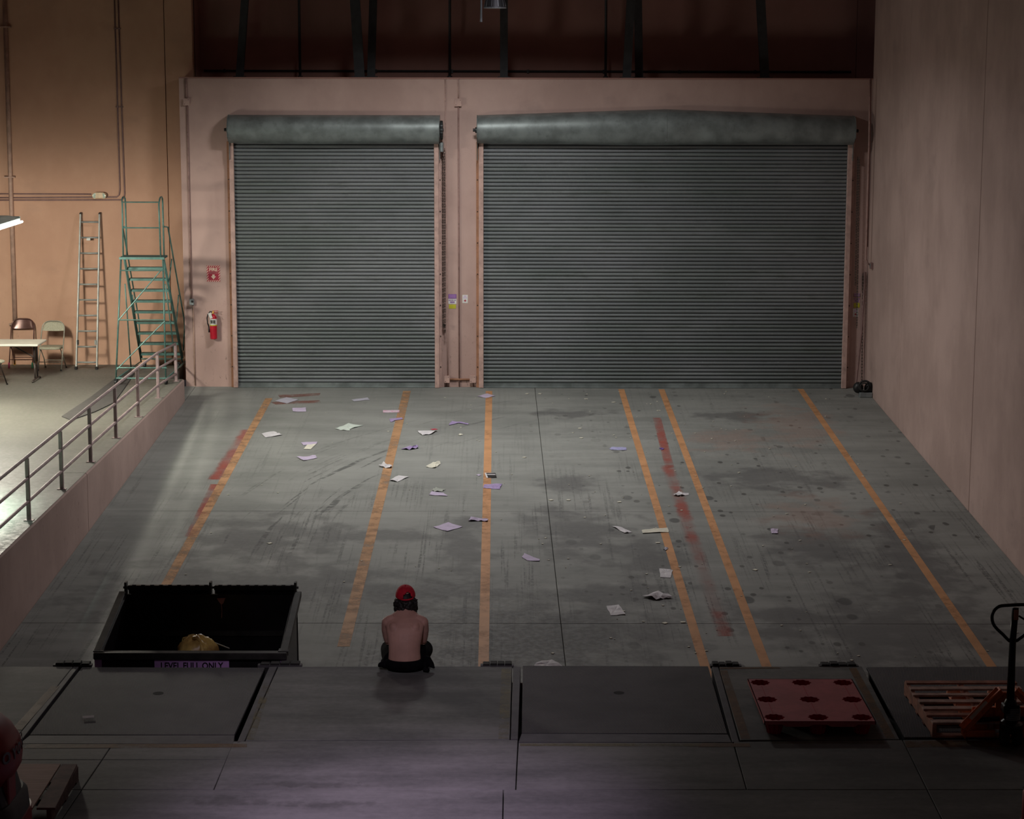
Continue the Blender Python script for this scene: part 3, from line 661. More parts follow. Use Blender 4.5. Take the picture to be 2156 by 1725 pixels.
brace(785.5, 781, 40.7, 16, 'greyer steel brace, right one of the close pair above the narrow door')
brace(1061, 1061, 40.6, 16, 'vertical steel brace standing behind the dark hanging lamp')
brace(1328.5, 1320, 40.2, 17, 'leaning black steel brace, left of the crossing pair above the wide door')
brace(1343.5, 1346, 40.7, 16, 'upright grey steel brace, right of the crossing pair above the wide door')
brace(1602, 1611, 40.4, 18, 'leaning steel brace, last to the right above the wide door')
for x0, x1, lb in ((629.5, 632, 'thin black rod rising between the first two steel braces'), (947, 947, 'thin black rod rising left of the hanging lamp'), (1276, 1275, 'thin black rod rising right of the hanging lamp')):
    a = at_y(x1, 163, 41.2); a.z = 5.612; b = a+(at_y(x0, 0, 41.2)-a)*2.6; t = thing('steel_rod', lb, 'rod', a)
    MB().tube([a, b], .026, 8).build('rod', M['brace'], t, W=True, smooth=True); MB().lathe([(.05, 0), (.05, .02)], 10, a).build('foot', M['brace'], t, W=True)
a, b = at_y(430, 149, 41.42), at_y(1792, 150, 41.42); b.z = a.z
t = thing('wall_pipe', 'thin dark horizontal pipe along the foot of the recess wall', 'pipe', a)
MB().tube([a, b], .022, 8).build('pipe', M['darkmetal'], t, W=True)
for k in range(9):
    x = a.x+.4+(b.x-a.x-.8)*k/8; MB().box(x-.02, x+.02, 41.40, 41.45, a.z-.035, a.z+.035).build('clip', M['darkmetal'], t, W=True)
# dark hanging lamp at the top edge
a = at_y(1042, 17, 30); t = thing('hanging_lamp', 'unlit dark hanging high-bay lamp cut by the top edge of the photo', 'lamp', a)
MB().lathe([(.15, 0), (.16, .008), (.155, .02), (.14, .10), (.11, .22), (.08, .30)], 24).build('lamp_shade', M['glass'] if False else M['darkmetal'], t, smooth=2)
MB().lathe([(.162, -.004), (.162, .012)], 24).build('rim', M['greymetal'], t)
MB().lathe([(.06, .30), (.07, .33), (.07, .5), (.02, .52)], 16).build('ballast', M['darkmetal'], t, smooth=2)
MB().tube([(0, 0, .5), (0, 0, 11-a.z)], .012, 6).build('stem', M['darkmetal'], t)
for k in range(10):
    an = k*math.pi/5; MB().bar((.155*math.cos(an), .155*math.sin(an), .02), (.11*math.cos(an), .11*math.sin(an), .22), .006).build('rib', M['greymetal'], t)
b = at_y(1013, 46, 30)-a
MB().tube([(b.x, b.y, b.z), (b.x, b.y, b.z+.06), (b.x+.004, b.y, .16), (b.x+.10, 0, .20)], [.020, .016, .013, .010], 8).build('pull_cord', M['greymetal'], t)

# ================================================================== LEFT PLATFORM
# pipe railing
r_ = thing('railing', 'pink grey steel railing along the low wall edge of the platform', 'railing', (-6.13, 32, .025))
hts = {26: (.86, .58, .28), 28: (.86, .58, .28), 30: (.86, .58, .28), 32: (.85, .575, .28), 34: (.85, .57, .275), 36: (.83, .55, .26), 38: (.73, .46, .17)}
hts[24] = hts[26]; hts[22] = hts[26]
for y in sorted(hts):
    p = MB().box(-6.155, -6.105, y-.025, y+.025, .03, hts[y][0]-.02).build('post', M['rail'], r_, W=True, bevel=.004)
    MB().box(-6.19, -6.07, y-.05, y+.05, .03, .038).build('base_plate', M['rail'], r_, W=True)
for j, nm in enumerate(('top_rail', 'middle_rail', 'lower_rail')):
    ys = sorted(hts); b = MB()
    b.tube([(-6.13, y, hts[y][j]) for y in ys], .022, 8); b.build(nm, M['rail'], r_, W=True, smooth=True)
# flat dark strip that imitates a shadow band on the platform floor
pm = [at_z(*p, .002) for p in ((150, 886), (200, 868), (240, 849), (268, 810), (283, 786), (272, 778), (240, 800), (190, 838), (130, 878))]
tag(MB().prism(pm, (0, 0, .014)).build('shadow_strip', M['mat'], loc=pm[0]), 'long dark strip standing in for a shadow on the platform behind the railing', 'mat')  # the 'mat' here is only the strip that stands in for a shadow
# folding table
t = thing('folding_table', 'white plastic folding table with dark legs at the left edge', 'table', (-9.57, 38.28, 0))
MB().box(-.915, .915, -.38, .38, .685, .73).build('tabletop', M['table'], t, bevel=.03, seg=3)
for s in (-1, 1):
    x = s*.78
    lg = MB()
    for yy in (-.10, .10): MB().tube([(x, yy, .69), (x, yy, .35)], .021, 8).tube([(x, yy, .36), (x, yy, .04)], .016, 8).build('leg', M['chairlegs'], t, smooth=True)
    MB().tube([(x, -.32, .012), (x, -.26, .035), (x, 0, .05), (x, .26, .035), (x, .32, .012)], .018, 8).build('foot', M['chairlegs'], t, smooth=True)
    MB().tube([(x, -.10, .30), (x, .10, .30)], .012, 6).build('crossbar', M['chairlegs'], t)
    MB().tube([(s*.30, 0, .67), (s*.36, 0, .66), (x, 0, .42)], .014, 6).build('brace', M['chairlegs'], t)
MB().box(-.20, .20, -.385, -.30, .655, .70).build('carry_handle', M['black'], t, bevel=.01)
# folding chairs: origin at the floor centre, facing -y
def chair(name, label, loc, rz, back, frame, pad, tips=None, ztop=.94):
    t = thing(name, label, 'chair', loc, rz)
    def arc(x0, x1, z, r, n=6): return [(x0+r-r*math.cos(k*math.pi/2/n), 0, z-r+r*math.sin(k*math.pi/2/n)) for k in range(n+1)]
    w = .225; yb, yt = -.20, .20
    L = [(-w, yb-.02, 0), (-w, .02, .50), (-w+.005, .14, ztop-.16)]; R_ = [(-x, y, z) for x, y, z in L][::-1]
    top = [(-w+.005+.14*(1-math.cos(a)), .14+.05*math.sin(a), ztop-.16+.14*math.sin(a)) for a in (.4, .8, 1.2, 1.57)]
    MB().tube(L+top+[(-x, y, z) for x, y, z in top[::-1]]+R_, .012, 8).build('front_frame', frame, t, smooth=True)
    for s in (-1, 1): MB().tube([(s*(w-.03), yb+.06, .44), (s*(w-.03), .12, .20), (s*(w-.02), .24, 0)], .011, 8).build('rear_leg', frame, t, smooth=True)
    MB().tube([(-w, yb+.065, .16), (w, yb+.065, .16)], .008, 6).build('front_stretcher', frame, t); MB().tube([(-w+.03, .15, .16), (w-.03, .15, .16)], .008, 6).build('rear_stretcher', frame, t)
    n = 14; rings = []
    for k in range(n+1):
        u = -1+2*k/n; x = u*(w-.012); zt = ztop-.012-.14*(abs(u)**4); zb = ztop-.20-.012*(1-u*u); cy = .155+.025*(1-u*u)
        rings.append([(x, cy-.012, zb), (x, cy-.014+.02, (zb+zt)/2), (x, cy+.035, zt), (x, cy+.055, zt), (x, cy+.03, (zb+zt)/2), (x, cy+.012, zb)])
    MB().loft(rings).build('backrest', back, t, smooth=2)
    q = [(w*.98*math.copysign(abs(math.cos(a))**.45, math.cos(a)), -.05+.20*math.copysign(abs(math.sin(a))**.45, math.sin(a))) for a in [2*math.pi*k/28 for k in range(28)]]
    MB().loft([[(x*s, -.05+(y+.05)*s, z) for x, y in q] for s, z in ((.95, .415), (1, .425), (1, .445), (.93, .462), (.7, .468))]).build('seat', pad, t, smooth=2)
    for i, (sx, y) in enumerate(((-1, yb-.02), (1, yb-.02), (-1, .24), (1, .24))):
        m = tips[i] if tips else M['black']; hgt = .11 if tips else .03
        x = sx*(w if y < 0 else w-.02); MB().tube([(x, y, 0), (x, y+(.03 if y < 0 else -.035)*hgt*4, hgt)], [.019, .016], 8).build('foot_tip', m, t)
    return t
chair('folding_chair', 'glossy brown metal folding chair with coloured foot tips behind the table', (-9.46, 40.08, 0), .04, M['brown'], M['brown'], M['brown'], (M['pinktip'], M['greentip'], M['ambertip'], M['ambertip']))
chair('folding_chair', 'tan padded folding chair at the right end of the table', (-8.80, 39.72, 0), -.05, M['tan'], M['tanframe'], M['tan'])
chair('folding_chair', 'dark folding chair cut by the left edge in front of the table', (-9.50, 37.62, 0), 2.75, M['tan'], M['chairlegs'], M['tan'])
# aluminium ladder leaning on the wall
t = thing('ladder', 'aluminium extension ladder section leaning against the peach wall', 'ladder', (-8.14, 39.72, 0))
b0, b1 = Vector((0, 0, 0)), Vector((.045, .585, 2.98))
for s in (-1, 1):
    o = Vector((s*.20, 0, 0)); o2 = Vector((s*.185, 0, 0)); MB().bar(b0+o, b1+o2, .028, .075, (0, 1, .2)).build('side_rail', M['alu'], t, bevel=.004)
    MB().obox(b0+o+Vector((0, 0, .03)), (.05, .10, .06)).build('foot', M['black'], t, bevel=.008); MB().obox(b1+o2, (.034, .082, .03), (.2, 0, 0)).build('end_cap', M['black'], t)
for k in range(10):
    f_ = (k+.45)/10.0; p = b0.lerp(b1, f_); h = .20-.015*f_; MB().tube([p-Vector((h, 0, 0)), p+Vector((h, 0, 0))], .017, 8).build('rung', M['alu'], t, smooth=True)
p = b0.lerp(b1, .845); MB().box(p.x-.05, p.x+.02, p.y-.05, p.y-.01, p.z-.05, p.z-.005).build('pulley_bracket', M['alu'], t)
for s in (-1, 1):
    p = b0.lerp(b1, .175)+Vector((s*.17, -.05, 0)); MB().obox(p, (.03, .05, .09)).build('rung_lock', M['darkmetal'] if s < 0 else M['alu'], t)
# rolling safety stair (climbs from the wall towards the camera)
t = thing('rolling_stair', 'green rolling warehouse stair with guard rails beside the railing', 'stair', (-6.70, 37.62, 0))
G = M['green']; SX, ZP = .385, 2.33
lf = lambda s: s*.46
for s in (-1, 1):
    nm = 'rear_post'
    MB().tube([(lf(s)-.02, .0, .08), (s*SX, .36, ZP)], .016, 8).build(nm, G, t, smooth=True)
    MB().tube([(s*.36, .60, ZP-.02), (s*.40, 2.30, .20)], .016, 8).tube([(s*.36, .52, ZP-.05), (s*.40, 2.22, .13)], .014, 8).build('stringer', G, t, smooth=True)
    MB().tube([(lf(s)-.02, 0, .12), (s*.43, 2.35, .12)], .014, 8).build('base_side', G, t, smooth=True)
    MB().tube([(s*.43, 1.30, .12), (s*.375, .62, ZP*.78)], .013, 8).build('side_strut', G, t, smooth=True)
    # guard hoop
    hx = s*.345
    MB().tube([(hx, .36, ZP), (hx-.01*s, .36, ZP+.98), (hx, .40, ZP+1.07), (hx, .48, ZP+1.10), (hx, .64, ZP+1.10), (hx, .70, ZP+1.07), (hx, .73, ZP+.98), (hx, .73, ZP+.52), (hx, .73, ZP)], .015, 8).build('guard_hoop', G, t, smooth=True)
    hr = s*.44
    MB().tube([(hx, .73, ZP+.55), (hr-.02*s, .80, ZP+.53), (hr, 2.30, .98), (hr, 2.36, .80), (hr-.02*s, 2.25, .35)], .014, 8).build('handrail', G, t, smooth=True)
    MB().tube([(s*.37, 1.0, 1.75), (hr, 1.02, 2.25)], .012, 6).tube([(s*.39, 1.7, .98), (hr, 1.72, 1.5)], .012, 6).build('handrail_strut', G, t)
    for y in (0, 2.2):
        c = MB().lathe([(.015, -.02), (.055, -.018), (.06, 0), (.055, .018), (.015, .02)], 16, (lf(s)-.02 if y == 0 else s*.33, y+.02, .06), Matrix.Rotation(math.pi/2, 3, 'Y')).build('caster', M['black'], t, smooth=2)
        x = lf(s)-.02 if y == 0 else s*.33
        MB().box(x-.03, x+.03, y-.02, y+.06, .10, .13).box(x-.032, x-.024, y, y+.04, .05, .12).box(x+.024, x+.032, y, y+.04, .05, .12).build('caster_fork', M['darkmetal'], c)
MB().box(-SX-.02, SX+.02, .34, .76, ZP-.02, ZP+.015).build('platform', M['step'], t); MB().box(-SX-.03, SX+.03, .325, .345, ZP-.03, ZP+.012).build('platform_edge', G, t)
for z in (.55, 1.02): MB().tube([(-.345, .36, ZP+z), (.345, .36, ZP+z)], .012, 8).build('guard_bar', G, t)
for k in range(9):
    f_ = (k+1)/9.6; y = .64+1.66*f_; z = ZP-2.16*f_
    MB().box(-.345-.04*f_, .345+.04*f_, y-.09, y+.09, z-.012, z+.012).build('tread', M['step'], t); MB().box(-.345-.04*f_, .345+.04*f_, y-.095, y-.085, z-.03, z+.014).build('tread_lip', G, t)
MB().tube([(-.40, .31, ZP-.23), (.40, .31, ZP-.23)], .012, 8).build('cross_brace', G, t)
MB().tube([(-.425, .17, 1.20), (.425, .17, 1.20)], .012, 8).build('cross_brace', G, t); MB().tube([(-.47, .005, .14), (.47, .005, .14)], .014, 8).build('cross_brace', G, t); MB().tube([(-.46, .03, .33), (.46, .03, .33)], .014, 8).build('cross_brace', G, t)
MB().tube([(-.425, .16, 1.20), (.39, .33, ZP-.18)], .011, 8).build('cross_brace', G, t); MB().tube([(-.46, .02, .30), (.42, .17, 1.18)], .011, 8).build('cross_brace', G, t)
MB().tube([(-.40, 2.3, .18), (.40, 2.3, .18)], .014, 8).build('cross_brace', G, t)
# hanging fluorescent fixture (lit)
e0 = at_y(47, 463, 35.4)
t = thing('tube_light', 'lit hanging fluorescent fixture at the left edge above the table', 'light', (e0.x-.685, 34.2, e0.z))
MB().add([(x, y, z) for y in (-1.2, 1.2) for x, z in ((-.65, -.02), (-.65, .03), (-.45, .075), (.45, .075), (.65, .03), (.65, -.02), (.635, -.02), (.44, .06), (-.44, .06), (-.635, -.02))],
         [(i, (i+1) % 10, 10+(i+1) % 10, 10+i) for i in range(10)]).build('reflector', M['reflector'], t)
for y in (-1.2, 1.2): MB().box(-.65, .65, y-.006, y+.006, -.02, .06).build('end_plate', M['reflector'], t)
for x in (-.685, .685): MB().tube([(x, -1.18, -.03), (x, 1.18, -.03)], .019, 10).build('tube', M['tube'], t, smooth=True, label='glowing white tube')
for y in (-.9, .9): MB().tube([(0, y, .075), (0, y, 11-e0.z)], .006, 5).build('hanger', M['darkmetal'], t)

# ================================================================== DUMPSTER
DX0, DX1, DY0, DY1 = -4.06, -2.17, 19.78, 21.2; zf, zr = .055, .30; zg = rampz(20.5)
t = thing('dumpster', 'black open slant-top dumpster below the dock edge', 'dumpster', ((DX0+DX1)/2, 20.5, zg))
D = M['dump']
def panel(vs, th, name, m=D): return MB().prism(vs, th).build(name, m, t, W=True)
panel([(DX0+.05, DY0, zg+.12), (DX1-.05, DY0, zg+.12), (DX1-.03, DY0, zf), (DX0+.03, DY0, zf)], (0, .03, 0), 'front_panel')
panel([(DX0+.06, DY1, zg+.12), (DX1-.06, DY1, zg+.12), (DX1-.04, DY1, zr), (DX0+.04, DY1, zr)], (0, -.03, 0), 'back_panel')
for s, X in ((1, DX0+.04), (-1, DX1-.04)):
    panel([(X, DY0, zg+.12), (X, DY1, zg+.12), (X, DY1, zr), (X, DY0, zf)], (s*.03, 0, 0), 'side_panel')
    x = X-s*.02
    MB().bar((x, DY0+.02, zf), (x, DY1, zr), .075, .06).build('side_rim', M['dumprim'], t, W=True, bevel=.006)
MB().box(DX0+.05, DX1-.05, DY0, DY1, zg+.10, zg+.13).build('bottom', D, t, W=True)
MB().box(DX0-.01, DX1+.01, DY0-.05, DY0+.05, zf-.05, zf+.02).build('front_rim', M['dumprim'], t, W=True, bevel=.008)
MB().bar((DX0+.05, DY1-.03, zr-.42), (DX1-.05, DY1-.03, zr-.42), .04, .05).build('inner_ledge', M['dumprim'], t, W=True)
for s in (0, 1):
    xa = DX0+.07+s*.91; xb = xa+.87
    MB().bar((xa, DY1+.05, zr+.055), (xb, DY1+.05, zr+.055), .05, .05).build('lid_hinge', D, t, W=True, bevel=.006)
    for k in range(9): MB().tube([(xa+.05+k*.095, DY1+.02, zr+.082), (xa+.09+k*.095, DY1+.02, zr+.082)], .012, 6).build('hinge_knuckle', M['dumprim'], t, W=True)
    MB().prism([(xa, DY1+.07, zr+.05), (xb, DY1+.07, zr+.05), (xb, DY1+.16, zr-.95), (xa, DY1+.16, zr-.95)], (0, .025, 0)).build('lid', M['black'], t, W=True, bevel=.004)
    for k in range(4): MB().bar((xa+.12+k*.21, DY1+.085, zr+.0), (xa+.12+k*.21, DY1+.165, zr-.9), .05, .02, (0, 1, 0)).build('lid_rib', M['black'], t, W=True)
MB().tube([(DX0+.02, DY1+.05, zr+.055), (DX1-.02, DY1+.05, zr+.055)], .013, 8).build('hinge_rod', M['dumprim'], t, W=True)
for x in (DX0+.05, (DX0+DX1)/2, DX1-.05): MB().box(x-.012, x+.012, DY1, DY1+.08, zr-.08, zr+.12).build('hinge_post', M['dumprim'], t, W=True)
for s, X in ((-1, DX0+.03), (1, DX1-.03)):
    MB().box(X-.06, X+.06, DY0+.3, DY0+1.1, zg+.65, zg+.80).build('fork_pocket', D, t, W=True, bevel=.01)
    MB().box(X-.05, X+.05, DY0-.0, DY0+.10, zf+.015, zf+.028).build('corner_cap', M['dumprim'], t, W=True)
    MB().box(X-.035, X+.035, DY0-.012, DY0-.002, zf-.16, zf-.055).build('reflector_tape', M['purple'], t, W=True)
    for yy in (DY0+.15, DY1-.15): MB().lathe([(.02, -.03), (.08, -.028), (.085, 0), (.08, .028), (.02, .03)], 18, (X-s*.1, yy, rampz(yy)+.085), Matrix.Rotation(math.pi/2, 3, 'Y')).build('caster', M['bumper'], t, W=True, smooth=2)
pl = at_y(325, 1391, DY0-.012); pr_ = at_y(482, 1391, DY0-.012)
dc = MB().box(pl.x, pr_.x, DY0-.012, DY0-.004, zf-.17, zf-.052).build('warning_decal', M['purple'], t, W=True)
tx = MB(); put_text(tx, 'LEVEL FULL ONLY', .092, ((pl.x+pr_.x)/2, DY0-.013, zf-.122), sx=.84, bold=.002); tx.build('lettering', M['black'], t, W=True)
# trash bag and stick in the dumpster
bc = Vector((-3.1, 20.12, -.06)); b = MB(); n = 26; rings = []
for i in range(11):
    ph = -.9+2.45*i/10; ring = []
    for j in range(n):
        a = 2*math.pi*j/n; rr = .205*math.cos(ph)**.8 if math.cos(ph) > 0 else .001
        rr *= 1+.10*math.sin(7*a+3*ph)+.07*math.sin(13*a-2*i)+.04*random.uniform(-1, 1)
        ring.append(bc+Vector((rr*math.cos(a), rr*math.sin(a)*.85, .20*math.sin(ph)+.02*math.sin(5*a+i))))
    rings.append(ring)
bg = thing('trash_bag', 'crumpled amber trash bag inside the dumpster', 'bag', bc-Vector((0, 0, .17)))
MB().loft(rings).build('bag', M['yellowbag'], bg, W=True, smooth=True)
MB().tube([bc+Vector((-.02, -.05, .19)), bc+Vector((.02, -.09, .21)), bc+Vector((.05, -.1, .17)), bc+Vector((.08, -.17, .10)), bc+Vector((.05, -.19, .02))], [.03, .022, .016, .022, .02], 7).build('knot', M['yellowbag'], bg, W=True, smooth=True)
MB().tube([bc+Vector((-.15, -.1, .03)), bc+Vector((-.22, -.12, .0)), bc+Vector((-.28, -.12, -.03))], [.04, .03, .02], 7).build('bag_tail', M['yellowbag'], bg, W=True, smooth=True)
a, b = at_y(448, 1352, 20.25), at_y(483, 1366, 20.12)
tag(MB().tube([a+(a-b)*.6, a, b], .006, 6).build('thin_stick', M['tanframe'], loc=b), 'thin pale stick poking out of the dumpster right of the amber bag', 'stick')
gb = MB(); gc = at_y(470, 1380, 20.12); gb.ball((0, 0, -.04), (.10, .08, .07), 12); tag(gb.build('grey_bag', M['frame'], at=gc, smooth=True), 'dark grey bundle beside the amber bag in the dumpster', 'bag')
a = at_y(466, 1262, DY1-.06); rg = MB()
rg.prism([(-.045, 0, .01), (.045, 0, .015), (.02, 0, -.045), (.0, .0, -.06), (-.03, 0, -.02)], (0, -.006, 0)).tube([(.0, -.005, -.05), (.005, -.008, -.12), (.0, -.008, -.2)], .004, 5)
tag(rg.build('rag', M['woodred'], at=a), 'reddish rag scrap hanging at the back rim of the dumpster', 'rag')

# ================================================================== DOCK LEVELERS AND BUMPERS
def leveler(label, plate, frames, hole, zdrop=.0):
    P0 = at_z(*plate[0]); t = thing('dock_leveler', label, 'dock leveler', (P0.x, P0.y, 0))
    if hole:
        c = at_z(*hole)
    def quad(px, name, m, z=0, depth=.02, bev=.003): return slab(t, name, [at_z(x, y, z) for x, y in px], depth, m, .002, bevel=bev)
    quad(plate, 'deck_plate', M['tread'], -zdrop, .025)
    for f_ in frames: quad(f_, 'frame_strip', M['frame'], 0, .30)
    if hole: MB().lathe([(.05, 0), (.05, .0015)], 20, (c.x, c.y, -zdrop)).build('pull_hole', M['void'], t, W=True)
    pts = [at_z(*plate[0]), at_z(*plate[1])]
    MB().box(pts[0].x+.02, pts[1].x-.02, YD-.10, YD-.03, -.40, -.03-zdrop).build('lip', M['darkmetal'], t, W=True)
    return t
leveler('dark steel dock leveler plate in front of the dumpster', ((172, 1405), (558, 1406), (494, 1547.5), (62, 1547.5)),
        (((154, 1404), (166, 1404), (43, 1562), (28, 1562)), ((62, 1548.5), (494.5, 1548.5), (492, 1566.5), (40, 1566.5)), ((566.5, 1404.5), (584, 1404), (515.5, 1560), (497.5, 1566))), (333, 1459), .006)
leveler('ribbed steel dock leveler plate in the middle of the dock', ((1100.5, 1402), (1491, 1403), (1532, 1545), (1098, 1544)),
        (((1080, 1403), (1096.5, 1404), (1091, 1557), (1074.5, 1557)), ((1097.5, 1545), (1533, 1546.5), (1541, 1563.5), (1091, 1563)), ((1498.5, 1404), (1512.5, 1404), (1557, 1563), (1541.5, 1563))), (1303, 1458), .006)
leveler('dark steel dock leveler plate under the wooden pallet', ((1824, 1405), (2480, 1402), (2620, 1550), (1904, 1553)), (), None, .004)
def bumper(x0, x1, y, label):
    a, b = at_y(x0, y, YD+.03), at_y(x1, y, YD+.03); z1 = .028
    t = thing('dock_bumper', label, 'bumper', ((a.x+b.x)/2, YD+.03, -.45), group=None)
    for k in range(4):
        xa = a.x+(b.x-a.x)*k/4; MB().box(xa+.003, xa+(b.x-a.x)/4-.003, YD-.015, YD+.09, -.45, z1-random.uniform(0, .012)).build('rubber_block', M['bumper'], t, W=True, bevel=.006)
    MB().box(a.x-.02, b.x+.02, YD-.02, YD+.05, -.02, .006).build('steel_angle', M['frame'], t, W=True)
bumper(1499, 1556, 1399, 'black rubber dock bumper right of the ribbed leveler plate')
bumper(1728, 1802, 1398, 'black rubber dock bumper behind the red pallet')
bumper(1016, 1078, 1401, 'black rubber dock bumper left of the ribbed leveler plate')
bumper(548, 632, 1399.5, 'black rubber dock bumper between dumpster and person')
bumper(118, 190, 1400, 'black rubber dock bumper at the left corner of the dumpster')

# ================================================================== PALLETS
t = thing('plastic_pallet', 'red plastic nine-leg nestable pallet on the dock', 'pallet', (2.755, 18.03, 0))
PXs, PYs, PZ = .49, .64, .14
cups = [(x, y) for x in (-.385, 0, .385) for y in (-.52, 0, .52)]
# deck as a grid of cells with octagonal openings for the cups
bm = MB(); gx = [-PXs, -.20, .20, PXs]; gy = [-PYs, -.26, .26, PYs]; n8 = 40
for i in range(3):
    for j in range(3):
        cx, cy = cups[i*3+j]; x0, x1, y0, y1 = gx[i], gx[i+1], gy[j], gy[j+1]; inner = []; outer = []
        for k in range(n8):
            a = 2*math.pi*(k+.013)/n8; rr = .086*(1+.10*math.cos(10*a)); inner.append((cx+rr*math.cos(a), cy+rr*math.sin(a)))
            dx, dy = math.cos(a), math.sin(a); tt = min(((x1 if dx > 0 else x0)-cx)/dx, ((y1 if dy > 0 else y0)-cy)/dy); outer.append((cx+dx*tt, cy+dy*tt))
        for zt, flip in ((PZ, 0), (PZ-.03, 1)):
            bm.add([(x, y, zt) for x, y in outer]+[(x, y, zt) for x, y in inner], [((k, (k+1) % n8, n8+(k+1) % n8, n8+k) if not flip else (k, n8+k, n8+(k+1) % n8, (k+1) % n8)) for k in range(n8)])
        for X in (x0, x1):
            for Yv in (y0, y1):
                ks = sorted(range(n8), key=lambda k: math.atan2(outer[k][1]-cy, outer[k][0]-cx)); ang = math.atan2(Yv-cy, X-cx)
                best = sorted(range(n8), key=lambda k: abs(math.atan2(math.sin(math.atan2(outer[k][1]-cy, outer[k][0]-cx)-ang), math.cos(math.atan2(outer[k][1]-cy, outer[k][0]-cx)-ang))))[:2]
                for zt in (PZ, PZ-.03): bm.add([(X, Yv, zt), (*outer[best[0]], zt), (*outer[best[1]], zt)], [(0, 1, 2)])
bm.build('deck', M['redpal'], t)
MB().box(-PXs, PXs, -PYs, -PYs+.008, PZ-.03, PZ).box(-PXs, PXs, PYs-.008, PYs, PZ-.03, PZ).box(-PXs, -PXs+.008, -PYs, PYs, PZ-.03, PZ).box(PXs-.008, PXs, -PYs, PYs, PZ-.03, PZ).build('edge_rim', M['redpal'], t)
MB().prism([(x, -PYs-.002, PZ-.03+z) for x, z in ((-.33, 0), (-.30, -.018), (-.10, -.018), (-.06, 0), (.06, 0), (.10, -.018), (.30, -.018), (.33, 0), (.33, .002), (-.33, .002))], (0, .01, 0)).build('skirt', M['redpal'], t)
for x in (-.385, 0, .385):
    for y0 in (-.43, .09): MB().box(x-.003, x+.003, y0, y0+.34, PZ-.001, PZ+.001).build('groove', M['redcup'], t)
cup = None
for (x, y) in cups:
    if cup is None: cup = MB().lathe([(.055, 0), (.058, .004), (.087, PZ-.002), (.085, PZ-.002), (.055, .008), (.001, .008)], n8, wave=.10, wn=10).build('leg_cup', M['redcup'], t, smooth=2); cup.location = (x, y, 0)
    else: link_copy(cup, t, (x, y, 0))
def wood_pallet(name, label, loc, rz, LX, LY, tops, m1, m2, H=.14, bott=5):
    t = thing(name, label, 'pallet', loc, rz); rnd = random.Random(3)
    for i, x in enumerate((-LX/2+.02, 0, LX/2-.02)):
        MB().box(x-.019, x+.019, -LY/2, LY/2, .018, H-.016).build('stringer', m2, t, bevel=.003)
    for k in range(tops):
        y = -LY/2+.045+(LY-.09)*k/(tops-1); w = rnd.choice((.085, .09, .07)); jx = rnd.uniform(-.01, .01)
        MB().obox((jx, y, H-.008+rnd.uniform(-.002, .001)), (LX, w, .016), (0, rnd.uniform(-.004, .004), rnd.uniform(-.008, .008))).build('top_board', m1 if rnd.random() < .7 else m2, t, bevel=.002)
    for k in range(bott):
        y = -LY/2+.045+(LY-.09)*k/(bott-1)+(.06 if 0 < k < bott-1 else 0); MB().box(-LX/2, LX/2, y-.045, y+.045, 0, .017).build('bottom_board', m2, t, bevel=.002)
    return t
wood_pallet('wooden_pallet', 'worn slatted wooden pallet at the right under the pallet jack', (4.245, 18.0, 0), .005, 1.03, 1.27, 7, M['wood'], M['woodred'])
# small pallet at bottom left carrying a plywood sheet
t = wood_pallet('wooden_pallet', 'dark wooden pallet at bottom left beside the red truck', (-3.99, 15.735, 0), .0, .98, 1.02, 2, M['wooddark'], M['wooddark'], bott=3)
for ch in list(t.children):
    if ch.name.startswith('top_board'): bpy.data.objects.remove(ch)
for x0, x1 in ((.375, .52),): MB().prism([(x0-.02, .51, .124), (x1-.04, .51, .124), (x1, -.51, .124), (x0, -.51, .124)], (0, 0, .018)).build('top_board', M['wooddark'], t, bevel=.002)
pw = MB().box(-.42, .345, -.51, .51, .126, .144).build('plywood_sheet', M['ply'], loc=(0, 0, 0), bevel=.001); pw.location = (-3.99, 15.735, 0); pw.location.z = 0
tag(pw, 'pale plywood sheet lying on the dark pallet at bottom left', 'plywood')
MB().box(-.52, -.43, -.51, .51, .124, .142).build('top_board', M['wooddark'], t, bevel=.002)

